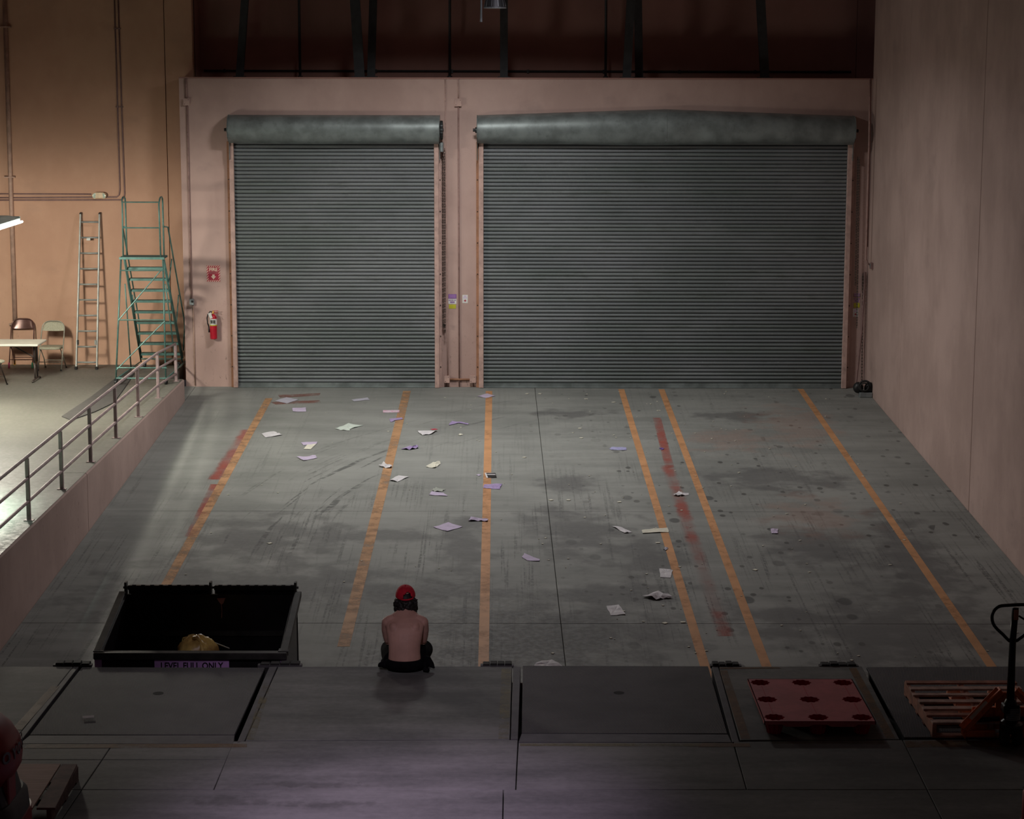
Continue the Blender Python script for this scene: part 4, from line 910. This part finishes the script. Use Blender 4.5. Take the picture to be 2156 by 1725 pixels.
# ================================================================== PALLET JACK
t = thing('pallet_jack', 'orange pallet jack with black loop handle standing in the wooden pallet', 'pallet jack', (4.39, 17.32, 0))
J, K = M['jack'], M['jackblack']
for s in (-1, 1):
    x = s*.19-.03
    MB().add([(x-.08, .12, .03), (x+.08, .12, .03), (x+.08, .12, .085), (x-.08, .12, .085), (x-.08, 1.18, .045), (x+.08, 1.18, .045), (x+.06, 1.25, .07), (x-.06, 1.25, .07)],
             [(0, 1, 2, 3), (4, 7, 6, 5), (3, 2, 6, 7), (0, 4, 5, 1), (0, 3, 7, 4), (1, 5, 6, 2)]).build('fork', J, t, bevel=.006)
    MB().lathe([(.01, -.03), (.035, -.03), (.035, .03), (.01, .03)], 14, (x, 1.08, .036), Matrix.Rotation(math.pi/2, 3, 'Y')).build('load_roller', M['bumper'], t, smooth=2)
    # sloping side plate from the mast down to the fork heel
    o = Vector((s*.40, .02, .085)); i_ = Vector((s*.07, .10, .41))
    MB().prism([o+Vector((s*-.0, -.05, -.05)), o+Vector((0, .05, -.05)), o+Vector((0, .05, .03)), i_+Vector((0, .04, .03)), i_+Vector((0, -.05, .03)), o+Vector((0, -.06, .03))][0:6], (s*-.02, 0, -.03)).build('side_plate', J, t, bevel=.004)
    MB().bar(o+Vector((0, -.02, .01)), i_+Vector((0, -.02, .01)), .10, .016, (0, -.5, 1)).build('sloping_plate', J, t, bevel=.004)
    MB().box(min(s*.40, s*.12), max(s*.40, s*.12), -.03, .02, .03, .085).build('toe_plate', J, t, bevel=.006)
    if s < 0:
        p0, p1 = o.lerp(i_, .22), o.lerp(i_, .66); MB().bar(p0+Vector((0, -.026, .022)), p1+Vector((0, -.026, .022)), .05, .006, (0, -.5, 1)).build('label_strip', M['label'], t)
    MB().lathe([(.02, -.03), (.085, -.028), (.092, -.01), (.092, .01), (.085, .028), (.02, .03)], 24, (s*.055-.02, -.16, .092), Matrix.Rotation(math.pi/2, 3, 'Y')).build('steer_wheel', M['bumper'], t, smooth=2)
    MB().tube([(s*.08, .0, .19), (s*.30, .05, .16), (s*.38, .06, .11)], .022, 8).build('link_arm', K, t, smooth=True)
MB().box(-.10, .08, .08, .13, .08, .40).build('head_plate', J, t, bevel=.006)
MB().box(-.30, .30, .10, .13, .06, .26).build('yoke_plate', J, t, bevel=.004)
MB().lathe([(.07, .10), (.075, .14), (.075, .20), (.05, .22), (.05, .30), (.06, .31), (.06, .36), (.04, .40)], 20, (-.02, -.10, 0)).build('pump_body', K, t, smooth=2)
b = MB(); pts = [(.058*math.cos(a)+.0, -.14+.058*math.sin(a)*.6, .22+.11*a/(2*math.pi*7)) for a in [i*2*math.pi/12 for i in range(84)]]; b.tube(pts, .006, 5).build('spring', M['greymetal'], t, smooth=True)
MB().box(-.09, .05, -.17, -.05, .28, .36).build('pivot_block', K, t, bevel=.01)
MB().tube([(-.02, -.16, .14), (-.02, -.16, .20)], .10, 14).build('steer_plate', K, t)
MB().tube([(-.02, -.10, .36), (-.015, -.07, .70), (-.012, -.06, .92), (.0, -.055, 1.20)], [.036, .032, .030, .030], 10).build('handle_shaft', K, t, smooth=True)
cz = 1.14
loop = [(-.012, -.055, .895), (-.10, -.055, .965), (-.175, -.055, 1.04), (-.198, -.055, 1.11), (-.185, -.055, 1.17), (-.14, -.055, 1.212), (-.06, -.055, 1.222), (.06, -.055, 1.228), (.14, -.055, 1.22), (.185, -.055, 1.18), (.198, -.055, 1.12), (.175, -.055, 1.05), (.10, -.055, .97)]
sm = []
for i in range(len(loop)):
    P = [Vector(loop[(i+k) % len(loop)]) for k in (-1, 0, 1, 2)]
    for u in (0, .33, .66): sm.append(.5*((2*P[1])+(P[2]-P[0])*u+(2*P[0]-5*P[1]+4*P[2]-P[3])*u*u+(3*P[1]-P[0]-3*P[2]+P[3])*u**3))
MB().tube(sm, .0145, 10, True).build('handle_loop', K, t, smooth=True)
MB().box(-.018, .022, -.088, -.082, 1.10, 1.19).build('handle_label', M['woodred'], t)
MB().tube([(.03, -.06, 1.13), (.08, -.075, 1.10), (.11, -.08, 1.06)], .009, 6).build('release_lever', K, t, smooth=True)

# ================================================================== RED TRUCK (bottom left, mostly out of frame)
t = thing('forklift', 'red and black industrial truck cut by the bottom left corner', 'forklift', (-4.175, 14.6, 0))
def sec(z, hx, hy, cx=0, cy=0, p=.5, n=40):
    return [(cx+hx*math.copysign(abs(math.cos(a))**p, math.cos(a)), cy+hy*math.copysign(abs(math.sin(a))**p, math.sin(a)), z) for a in [2*math.pi*k/n for k in range(n)]]
MB().loft([sec(0.57, .48, .36, p=.75), sec(0.61, .545, .43, p=.75), sec(0.69, .59, .47, p=.75), sec(0.77, .60, .48, p=.75), sec(0.87, .585, .465, p=.75), sec(0.97, .53, .42, p=.75), (sec(1.07, .43, .34, p=.75)), sec(1.14, .30, .25, p=.75), sec(1.17, .15, .12, p=.75)]).build('counterweight', M['lift'], t, smooth=True)
MB().loft([sec(0.47, .56, .42), sec(0.63, .52, .40)]).build('recess_panel', M['black'], t)
MB().loft([sec(0.31, .61, .50), sec(0.43, .60, .49), sec(0.47, .57, .46)]).build('bumper_step', M['liftgrey'], t, smooth=2)
MB().loft([sec(0.02, .62, .52), sec(0.31, .62, .52)]).build('base', M['lift'], t, smooth=2)
MB().box(.50, .56, -.20, .02, .45, .67).build('corner_post', M['lift'], t, bevel=.01)
tx = MB()
def rim(a): return Vector((.592*math.copysign(abs(math.cos(a))**.75, math.cos(a)), .472*math.copysign(abs(math.sin(a))**.75, math.sin(a)), .83))
for ch, a in zip('TOYOTA', (-.72, -.40, -.15, .0, .15, .40)):
    ex = (rim(a+.03)-rim(a-.03)).normalized(); nrm = Vector((ex.y, -ex.x, 0)); put_text(tx, ch, .118, rim(a)+nrm*.006, ex, Vector((0, 0, 1)), bold=.004)
tx.build('lettering', M['letter'], t)
a = at_z(2152, 1735, 0); tt = thing('red_post', 'sliver of a dark red post at the bottom right edge', 'post', (a.x+.075, a.y, 0))
MB().lathe([(.10, 0), (.10, .02), (.08, .03), (.08, .26), (.06, .29), (.0, .30)], 18).build('post_body', M['lift'], tt, smooth=2)
MB().tube([(-.08, 0, .30), (-.05, -.03, .26), (.0, -.09, .24)], .006, 6).build('wire_loop', M['alu'], tt)

# ================================================================== CORNER CLUTTER (right of the wide door)
c = at_ramp(1822, 836); t = thing('winch_motor', 'black motor with hose loops on a metal base in the right corner', 'motor', c)
MB().box(-.12, .12, -.08, .08, 0, .09).build('metal_base', M['greymetal'], t, bevel=.008)
MB().ball((-.13, .06, .17), (.10, .09, .11)).build('left_housing', M['black'], t, smooth=True); MB().ball((.08, .06, .16), (.10, .09, .12)).build('right_housing', M['black'], t, smooth=True)
MB().tube([(.11*math.cos(a)-.02, -.02, .21+.10*math.sin(a)) for a in [k*math.pi/10 for k in range(20)]], .02, 7, True).tube([(.08*math.cos(a)-.03, -.05, .20+.075*math.sin(a)) for a in [k*math.pi/10 for k in range(20)]], .014, 7, True).build('hose_loop', M['bumper'], t, smooth=True)
a, b = at_ramp(1801, 822), at_y(1822, 573, YW-.06)
tag(MB().tube([a+Vector((0, 0, .012)), a.lerp(b, .5)+Vector((.02, -.02, 0)), b], .02, 8).build('leaning_pole', M['conduitdark'], loc=a), 'thin dark pole leaning into the right corner beside the wide door', 'pole')
ch_ = chain(at_y(1817, 575, YW-.05), at_y(1814.5, 806, YW-.05), None, 'hanging_chain', .06); tag(ch_, 'dark chain hanging in the right corner down to the motor', 'chain')

# ================================================================== PAPER LITTER
def pmat(name, col, ink=None, amt=.3):
    g = NG(name); p = g.obj(); c = g.mix(g.ramp(g.noise(p, 6, 4), .3, .7), tuple(x*.85 for x in col), col)
    if ink: c = g.mix(g.math('MULTIPLY', g.ramp(g.noise(g.scale(p, (1, 3, 1)), 9, 5, .7), .52, .6), amt), c, ink)
    return g.out(c, .8, spec=.2)
PM = {'lav': pmat('lavender_paper', (.50, .43, .57), (.32, .25, .4)), 'glav': pmat('grey_lavender_paper', (.44, .43, .50), (.3, .28, .36)), 'white': pmat('white_paper', (.62, .60, .62), (.35, .32, .38)), 'cream': pmat('cream_paper', (.66, .64, .54), (.4, .38, .3)),
      'purple': pmat('purple_print_paper', (.37, .29, .49), (.14, .08, .26), .8), 'mint': pmat('pale_green_paper', (.54, .60, .55), (.4, .45, .4)), 'pink': pmat('pink_print_paper', (.62, .50, .58), (.5, .08, .2), .9), 'blue': pmat('blue_print_paper', (.36, .36, .56), (.2, .15, .4), .8),
      'card': pmat('printed_card', (.60, .58, .60)), 'grey': pmat('grey_green_paper', (.36, .38, .34), (.2, .2, .2)), 'dpur': pmat('dark_purple_paper', (.13, .08, .25))}
def A(*p): return [(500+.2783*x, 800+.2783*y) for x, y in p]
def B(*p): return [(1080+.3014*x, 800+.3014*y) for x, y in p]
papers = [
 ('glav', A((285,158),(370,132),(460,150),(375,178)), .01, 'large grey lavender diamond-shaped sheet nearest the narrow door, left'),
 ('lav', A((416,212),(518,211),(519,240),(420,240)), .008, 'plain lavender rectangle lying square below the grey diamond sheet'),
 ('glav', A((862,150),(985,137),(1003,150),(880,163)), .01, 'flat grey lavender sheet in front of the narrow door, middle'),
 ('pink', A((1100,230),(1225,228),(1225,245),(1102,248)), .006, 'pink and white printed flyer touching the second orange line'),
 ('purple', A((1148,295),(1245,288),(1252,298),(1200,306),(1160,320)), .012, 'torn purple strip lying across the second orange line'),
 ('mint', A((738,370),(790,352),(840,332),(950,345),(850,372),(850,382),(780,380)), .015, 'large pale green double sheet left of the second orange line'),
 ('white', A((183,410),(275,390),(300,402),(340,418),(215,437)), .015, 'white leaflet lying right of the first orange line'),
 ('lav', A((480,475),(603,468),(600,485),(500,496)), .012, 'narrow lavender sheet overlapping a cream card'),
 ('cream', A((500,525),(530,490),(596,485),(553,527)), .01, 'cream card lying just below a narrow lavender sheet'),
 ('lav', A((445,582),(520,580),(590,572),(605,590),(500,613)), .012, 'lavender torn sheet alone below the cream card'),
 ('white', A((1365,395),(1510,386),(1470,412),(1400,420)), .03, 'curled crescent of white paper with red corner between lines two and three'),
 ('purple', A((1600,345),(1625,310),(1660,318),(1755,332),(1740,338),(1640,322)), .015, 'bent thin purple strip shaped like a hook near the third line'),
 ('cream', A((1668,418),(1685,405),(1708,412),(1690,422)), .01, 'tiny cream scrap left of the third orange line'),
 ('purple', A((1238,525),(1290,503),(1340,508),(1360,500),(1372,518),(1300,530)), .04, 'crumpled bright purple sheet right of the second orange line'),
 ('white', A((1068,655),(1105,630),(1135,640),(1172,660),(1165,668),(1120,668)), .04, 'crumpled white paper lying on the second orange line'),
 ('cream', A((1425,660),(1480,628),(1530,615),(1537,635),(1495,668)), .025, 'creased cream envelope midway between lines two and three'),
 ('white', A((1150,762),(1220,725),(1300,732),(1210,772)), .02, 'folded white sheet just right of the second orange line'),
 ('grey', A((1475,835),(1500,820),(1575,828),(1550,845),(1490,848)), .03, 'grey green scrap touching a lavender torn sheet'),
 ('lav', A((1448,870),(1470,845),(1560,855),(1590,880)), .01, 'lavender torn sheet under a grey green scrap'),
 ('card', A((1870,705),(1950,704),(1962,740),(1885,742)), .006, 'black and white printed card lying on the third orange line'),
 ('purple', A((1860,820),(1870,790),(2003,790),(1985,828),(1900,822)), .015, 'purple patterned sheet crossing the third orange line'),
 ('lav', A((1745,1070),(1765,1042),(1840,1050),(1898,1055),(1890,1075),(1820,1068)), .03, 'crumpled lavender strip ending at the third orange line'),
 ('lav', A((1480,1115),(1595,1080),(1703,1112),(1590,1147)), .008, 'largest lavender diamond sheet lying flat left of the third line'),
 ('lav', A((1805,718),(1825,713),(1843,720),(1825,727)), .006, 'tiny lavender bit left of the black printed card'),
 ('lav', A((1815,125),(1890,103),(1950,122),(1880,137)), .01, 'lavender sheet by the middle pillar at the top of the third line'),
 ('blue', B((672,480),(700,468),(790,472),(792,490),(690,490)), .012, 'blue and purple printed wrapper left of the fourth orange line'),
 ('dpur', B((1020,478),(1040,472),(1056,482),(1040,490)), .012, 'tiny dark purple scrap between the fourth and fifth lines'),
 ('white', B((1118,810),(1160,782),(1185,790),(1225,793),(1230,803),(1150,815)), .04, 'peaked white paper lying over the worn red line'),
 ('white', B((690,1022),(760,1030),(832,1065),(780,1072)), .02, 'slender white folded sheet left of the fourth orange line'),
 ('cream', B((900,1050),(985,1040),(1080,1035),(1087,1065),(905,1074)), .015, 'long cream envelope reaching onto the fourth orange line'),
 ('lav', B((1800,1040),(1853,1042),(1850,1075),(1808,1075)), .012, 'small lavender square right of the fifth orange line'),
 ('glav', B((1050,1185),(1065,1168),(1085,1178),(1070,1192)), .02, 'small grey lavender scrap beside the fourth orange line'),
 ('lav', B((63,1240),(78,1213),(188,1255),(183,1267),(100,1262)), .01, 'lavender torn wedge beside the long floor joint'),
 ('white', B((1022,1318),(1070,1322),(1118,1330),(1100,1383),(1028,1378)), .012, 'small square white sheet left of the fourth orange line, lower ramp'),
 ('white', B((902,1518),(1015,1483),(1116,1525),(1050,1530),(1000,1540)), .05, 'wide white sheet folded like a tent on the lower ramp'),
 ('white', B((653,1585),(738,1570),(786,1640),(683,1645)), .015, 'flat white square sheet lowest on the open ramp'),
 ('white', [(1124,1402),(1130,1395),(1162,1389.5),(1184,1403),(1150,1412)], .03, 'white paper peeking over the dock edge behind the ribbed plate')]
rnd = random.Random(11)
for (m, px, lift, lab) in papers:
    pts = [at_ramp(x, y, .006) for x, y in px]; c = sum(pts, Vector())/len(pts); n = len(pts); ring = []
    for i in range(n):
        a, b = pts[i], pts[(i+1) % n]
        for u in (0, .34, .67): ring.append(a.lerp(b, u)+Vector((0, 0, rnd.random()**2*lift)) + (Vector((rnd.uniform(-.006, .006), rnd.uniform(-.01, .01), 0)) if u else Vector()))
    mid = [c.lerp(v, .5)+Vector((0, 0, rnd.random()*lift*.6)) for v in ring]; k = len(ring); cc = c+Vector((0, 0, lift*.5*rnd.random()))
    allv = ring+mid+[cc]; up = [tuple(v-c) for v in allv]; dn = [tuple(v-c-Vector((0, 0, .0025))) for v in allv]; F_ = []
    for i in range(k):
        j = (i+1) % k; F_ += [(i, j, k+j, k+i), (k+i, k+j, 2*k)]
    N_ = 2*k+1; F2 = [tuple(N_+i for i in f[::-1]) for f in F_]; F3 = [(i, N_+i, N_+(i+1) % k, (i+1) % k) for i in range(k)]
    o = MB().add(up+dn, F_+F2+F3).build('paper_sheet', PM[m], loc=None); o.location = c; tag(o, lab, 'paper', 'paper litter on the ramp')
    if m == 'card':
        q = [c.lerp(v, .86)-c+Vector((.012, -.02, .009)) for v in pts]; MB().prism(q, (0, 0, .001)).build('black_print', M['black'], o)
        q2 = [Vector((v.x*.9, v.y*.12, v.z+.003)) for v in q]; MB().prism(q2, (0, 0, .001)).build('white_print', PM['card'], o)
    if 'red corner' in lab:
        q = pts[1]-c+Vector((-.05, -.04, .035)); MB().obox(q, (.10, .10, .004), (0, 0, .5)).build('red_corner', M['signred'], o)
# tiny crumbs of litter nobody could count
b = MB()
for i in range(150):
    X, Y = rnd.uniform(-4.5, 6.3), rnd.uniform(23.5, 39.3)
    if rnd.random() < .45: X = rnd.uniform(.5, 5)
    s = rnd.uniform(.006, .02); b.obox((X, Y, rampz(Y)+.006), (s*1.6, s*2, .006), (0, 0, rnd.uniform(0, 3)))
for (x, y) in ((1104, 963), (1224, 922), (1221, 902), (1160, 1053), (1197, 1053), (1304, 1057), (1385, 1143), (1590, 1200), (1110, 829), (1137, 829), (1234, 840), (1292, 847), (568, 1144), (1400, 1312), (1438, 1310)):
    q = at_ramp(x, y, .006); b.obox(q, (.055, .06, .006), (0, 0, rnd.uniform(0, 3)))
tag(b.build('litter_crumbs', PM['cream']), 'tiny pale crumbs of litter scattered over the ramp', 'litter', kind='stuff')
a = at_z(186, 1510, .012); tag(MB().obox((0, 0, 0), (.10, .06, .004), (.05, 0, .2)).build('paper_scrap', PM['white'], at=a), 'small pale scrap lying on the leveler plate in front of the dumpster', 'paper')

# ================================================================== PERSON
pc = at_z(852, 1413, 0); PXP = (pc.x, 19.40, 0)
person = thing('person', 'shirtless person in red cap and black shorts sitting on the dock edge, seen from behind', 'person', PXP)
def ell(z, y, hx, hy, n=24): return [(hx*math.cos(2*math.pi*k/n), y+hy*math.sin(2*math.pi*k/n)*(1 if True else 1), z) for k in range(n)]
b = MB()
tors = [(.03, .02, .15, .12), (.08, .0, .165, .125), (.13, -.012, .158, .115), (.185, -.012, .152, .105), (.25, .0, .155, .103), (.31, .018, .166, .106), (.375, .045, .178, .110), (.43, .08, .187, .108), (.475, .115, .182, .100), (.51, .145, .150, .084), (.54, .175, .098, .066), (.565, .205, .064, .06), (.60, .23, .056, .058), (.64, .25, .053, .055)]
b.loft([ell(z, y, hx, hy) for z, y, hx, hy in tors])
HD = Vector((0, .02, -.105))
b.ball(Vector((0, .27, .755))+HD, (.074, .094, .105), 20, (.15, 0, 0)); b.ball(Vector((0, .325, .69))+HD, (.05, .045, .05), 14)      # skull, jaw
b.ball(Vector((0, .372, .735))+HD, (.014, .022, .022), 10)                                                             # nose
b.ball(Vector((0, .362, .705))+HD, (.024, .012, .010), 10)                                                             # mouth
for s in (-1, 1):
    b.ball(Vector((s*.075, .27, .735))+HD, (.012, .022, .032), 10)                                                      # ear
    b.ball((s*.172, .125, .447), (.056, .062, .058), 16)                                                     # shoulder
    b.tube([(s*.10, .12, .487), (s*.15, .12, .465), (s*.178, .125, .43), (s*.184, .145, .37), (s*.180, .175, .30), (s*.172, .205, .24)], [.05, .055, .053, .048, .043, .038], 14)   # upper arm
    b.tube([(s*.172, .205, .24), (s*.162, .26, .22), (s*.125, .36, .20), (s*.085, .43, .19)], [.039, .041, .034, .026], 14)                 # forearm
    b.ball((s*.055, .465, .182), (.038, .045, .018), 12, (0, 0, s*.6))                                       # palm
    for k, ln in enumerate((.070, .080, .075, .058)):
        bx = Vector((s*(.075-.019*k), .495-.006*abs(k-1.5), .185)); d = Vector((-s*.35, .9, -.1)).normalized()
        b.tube([bx-d*.02, bx+d*ln*.4, bx+d*ln*.72+Vector((0, 0, -.012)), bx+d*ln*.9+Vector((0, 0, -.032))], [.0095, .009, .0082, .007], 8)
    b.tube([(s*.075, .445, .19), (s*.040, .475, .205), (s*.020, .505, .200)], [.012, .0105, .008], 8)          # thumb
    b.tube([(s*.09, .06, .085), (s*.125, .25, .09), (s*.155, .46, .075)], [.085, .075, .058], 16)             # thigh
    b.tube([(s*.155, .46, .075), (s*.158, .49, .0), (s*.156, .485, -.14), (s*.152, .465, -.30), (s*.15, .46, -.40)], [.058, .056, .054, .042, .036], 14)   # shin
    b.tube([(s*.15, .455, -.42), (s*.155, .52, -.435), (s*.16, .60, -.445)], [.036, .036, .026], 12)
    b.ball((s*.095, .045, .40), (.062, .075, .08), 16, (.3, s*.15, 0))
body = b.build('body', M['skin'], person, smooth=True)
r = body.modifiers.new('remesh', 'REMESH'); r.mode = 'VOXEL'; r.voxel_size = .006; r.use_smooth_shade = True
sm_ = body.modifiers.new('smooth', 'SMOOTH'); sm_.factor = .5; sm_.iterations = 5
for s in (-1, 1):
    MB().ball(Vector((s*.028, .355, .757))+HD, (.012, .009, .009), 10).build('eye', M['eye'], person, smooth=True); MB().ball(Vector((s*.028, .3625, .757))+HD, (.0055, .003, .0055), 8).build('iris', M['hair'], person, smooth=True)
    sh = MB(); sh.tube([(s*.15, .43, -.46), (s*.152, .50, -.462), (s*.158, .58, -.468), (s*.16, .66, -.474)], [.04, .044, .046, .034], 12); sh.tube([(s*.15, .46, -.38), (s*.15, .46, -.45)], [.044, .042], 12)
    so = sh.build('shoe', M['shoe'], person, smooth=True); rr = so.modifiers.new('r', 'REMESH'); rr.mode = 'VOXEL'; rr.voxel_size = .008
    MB().obox((s*.156, .55, -.512), (.088, .27, .022)).build('sole', M['white'], person, bevel=.01)
# hair: a mop of curls below the cap
b = MB(); hr = random.Random(5); b.ball((0, .255, .742), (.088, .094, .098), 18); b.ball((0, .215, .70), (.072, .06, .075), 16)
for i in range(110):
    a = hr.uniform(math.pi*.98, math.pi*2.02); z = hr.uniform(.615, .742); fl = .018*math.sin((.80-z)*9); sh = .014*max(0, .66-z)/.05
    b.ball(((.084+fl-sh)*math.cos(a), .245+(.088+fl-sh)*math.sin(a), z), (hr.uniform(.014, .026), hr.uniform(.014, .024), hr.uniform(.016, .030)), 8, (hr.uniform(-1, 1), hr.uniform(-1, 1), 0))
for s, z in ((1, .745), (1, .70), (-1, .70), (1, .72), (-1, .685), (1, .665), (-1, .715)):
    b.tube([(s*.075, .22, z+.015), (s*.10, .215, z), (s*.120, .21, z+.010)], [.022, .017, .005], 7)
b.v = [v+HD for v in b.v]
h = b.build('hair', M['hair'], person, smooth=True); r = h.modifiers.new('remesh', 'REMESH'); r.mode = 'VOXEL'; r.voxel_size = .005; r.use_smooth_shade = True
# cap: dome with rear opening, strap, peak and button
b = MB(); n = 36; rows_ = 12; cc = Vector((-.003, .272, .775))+HD; tilt = Euler((.16, 0, 0)).to_matrix(); vs = []; fs = []
for i in range(rows_+1):
    ph = math.radians(2+88*i/rows_)
    for j in range(n):
        a = 2*math.pi*j/n; vs.append(cc + tilt @ Vector((.093*math.sin(ph)**.9*math.cos(a), .108*math.sin(ph)**.9*math.sin(a), .105*math.cos(ph))))
for i in range(rows_):
    for j in range(n):
        a = 2*math.pi*(j+.5)/n; da = a-1.5*math.pi-.28; ph = (i+.5)/rows_
        if ph > .50 and (da/.55)**2+((1-ph)/.48)**2 < 1: continue
        j2 = (j+1) % n; fs.append((i*n+j, (i+1)*n+j, (i+1)*n+j2, i*n+j2))
cp = b.add(vs, fs).build('cap', M['cap'], person, smooth=True); sd = cp.modifiers.new('s', 'SOLIDIFY'); sd.thickness = .005; sd.offset = 1
MB().tube([cc + tilt @ Vector((.096*math.cos(a), .110*math.sin(a), .004)) for a in [1.5*math.pi+.28-.65+1.3*k/10 for k in range(11)]], .009, 6).build('cap_strap', M['cap'], cp, smooth=True)
MB().ball(cc + tilt @ Vector((0, 0, .108)), .009, 8).build('cap_button', M['cap'], cp, smooth=True)
pk = [[cc + tilt @ Vector((.09*math.cos(a)*(1-.05*k), .10*math.sin(a)+.07*k*math.sin(a), .002-.012*k*k+dz)) for a in [math.pi*(.1+.8*j/14) for j in range(15)]] for k in (0, .5, 1) for dz in (0,)]
b = MB(); 
for k in range(2): b.add(pk[k]+pk[k+1], [(j, j+1, 15+j+1, 15+j) for j in range(14)])
po = b.build('cap_peak', M['cap'], cp, smooth=True); po.modifiers.new('s', 'SOLIDIFY').thickness = .005
# shorts
b = MB()
b.loft([ell(z, y, hx, hy) for z, y, hx, hy in ((.004, .05, .15, .13), (.03, .04, .192, .162), (.07, .02, .203, .160), (.105, .005, .192, .148), (.125, .0, .180, .138))])
for s in (-1, 1):
    b.tube([(s*.10, .03, .085), (s*.135, .22, .095), (s*.165, .44, .088), (s*.17, .49, .07)], [.11, .105, .095, .088], 18)
    b.ball((s*.185, .04, .065), (.055, .09, .055), 12)
b.tube([(-.20, -.02, .075), (-.235, -.03, .07), (-.245, .01, .045)], [.03, .022, .02], 8)
b.tube([(.17, .03, .10), (.225, .02, .095), (.26, -.01, .06), (.29, -.04, .035)], [.05, .045, .03, .008], 10); b.tube([(.2, -.05, .03), (.235, -.09, .022)], [.035, .018], 8)
so = b.build('shorts', M['shorts'], person, smooth=True); r = so.modifiers.new('remesh', 'REMESH'); r.mode = 'VOXEL'; r.voxel_size = .007; r.use_smooth_shade = True
s2 = so.modifiers.new('smooth', 'SMOOTH'); s2.factor = .5; s2.iterations = 2
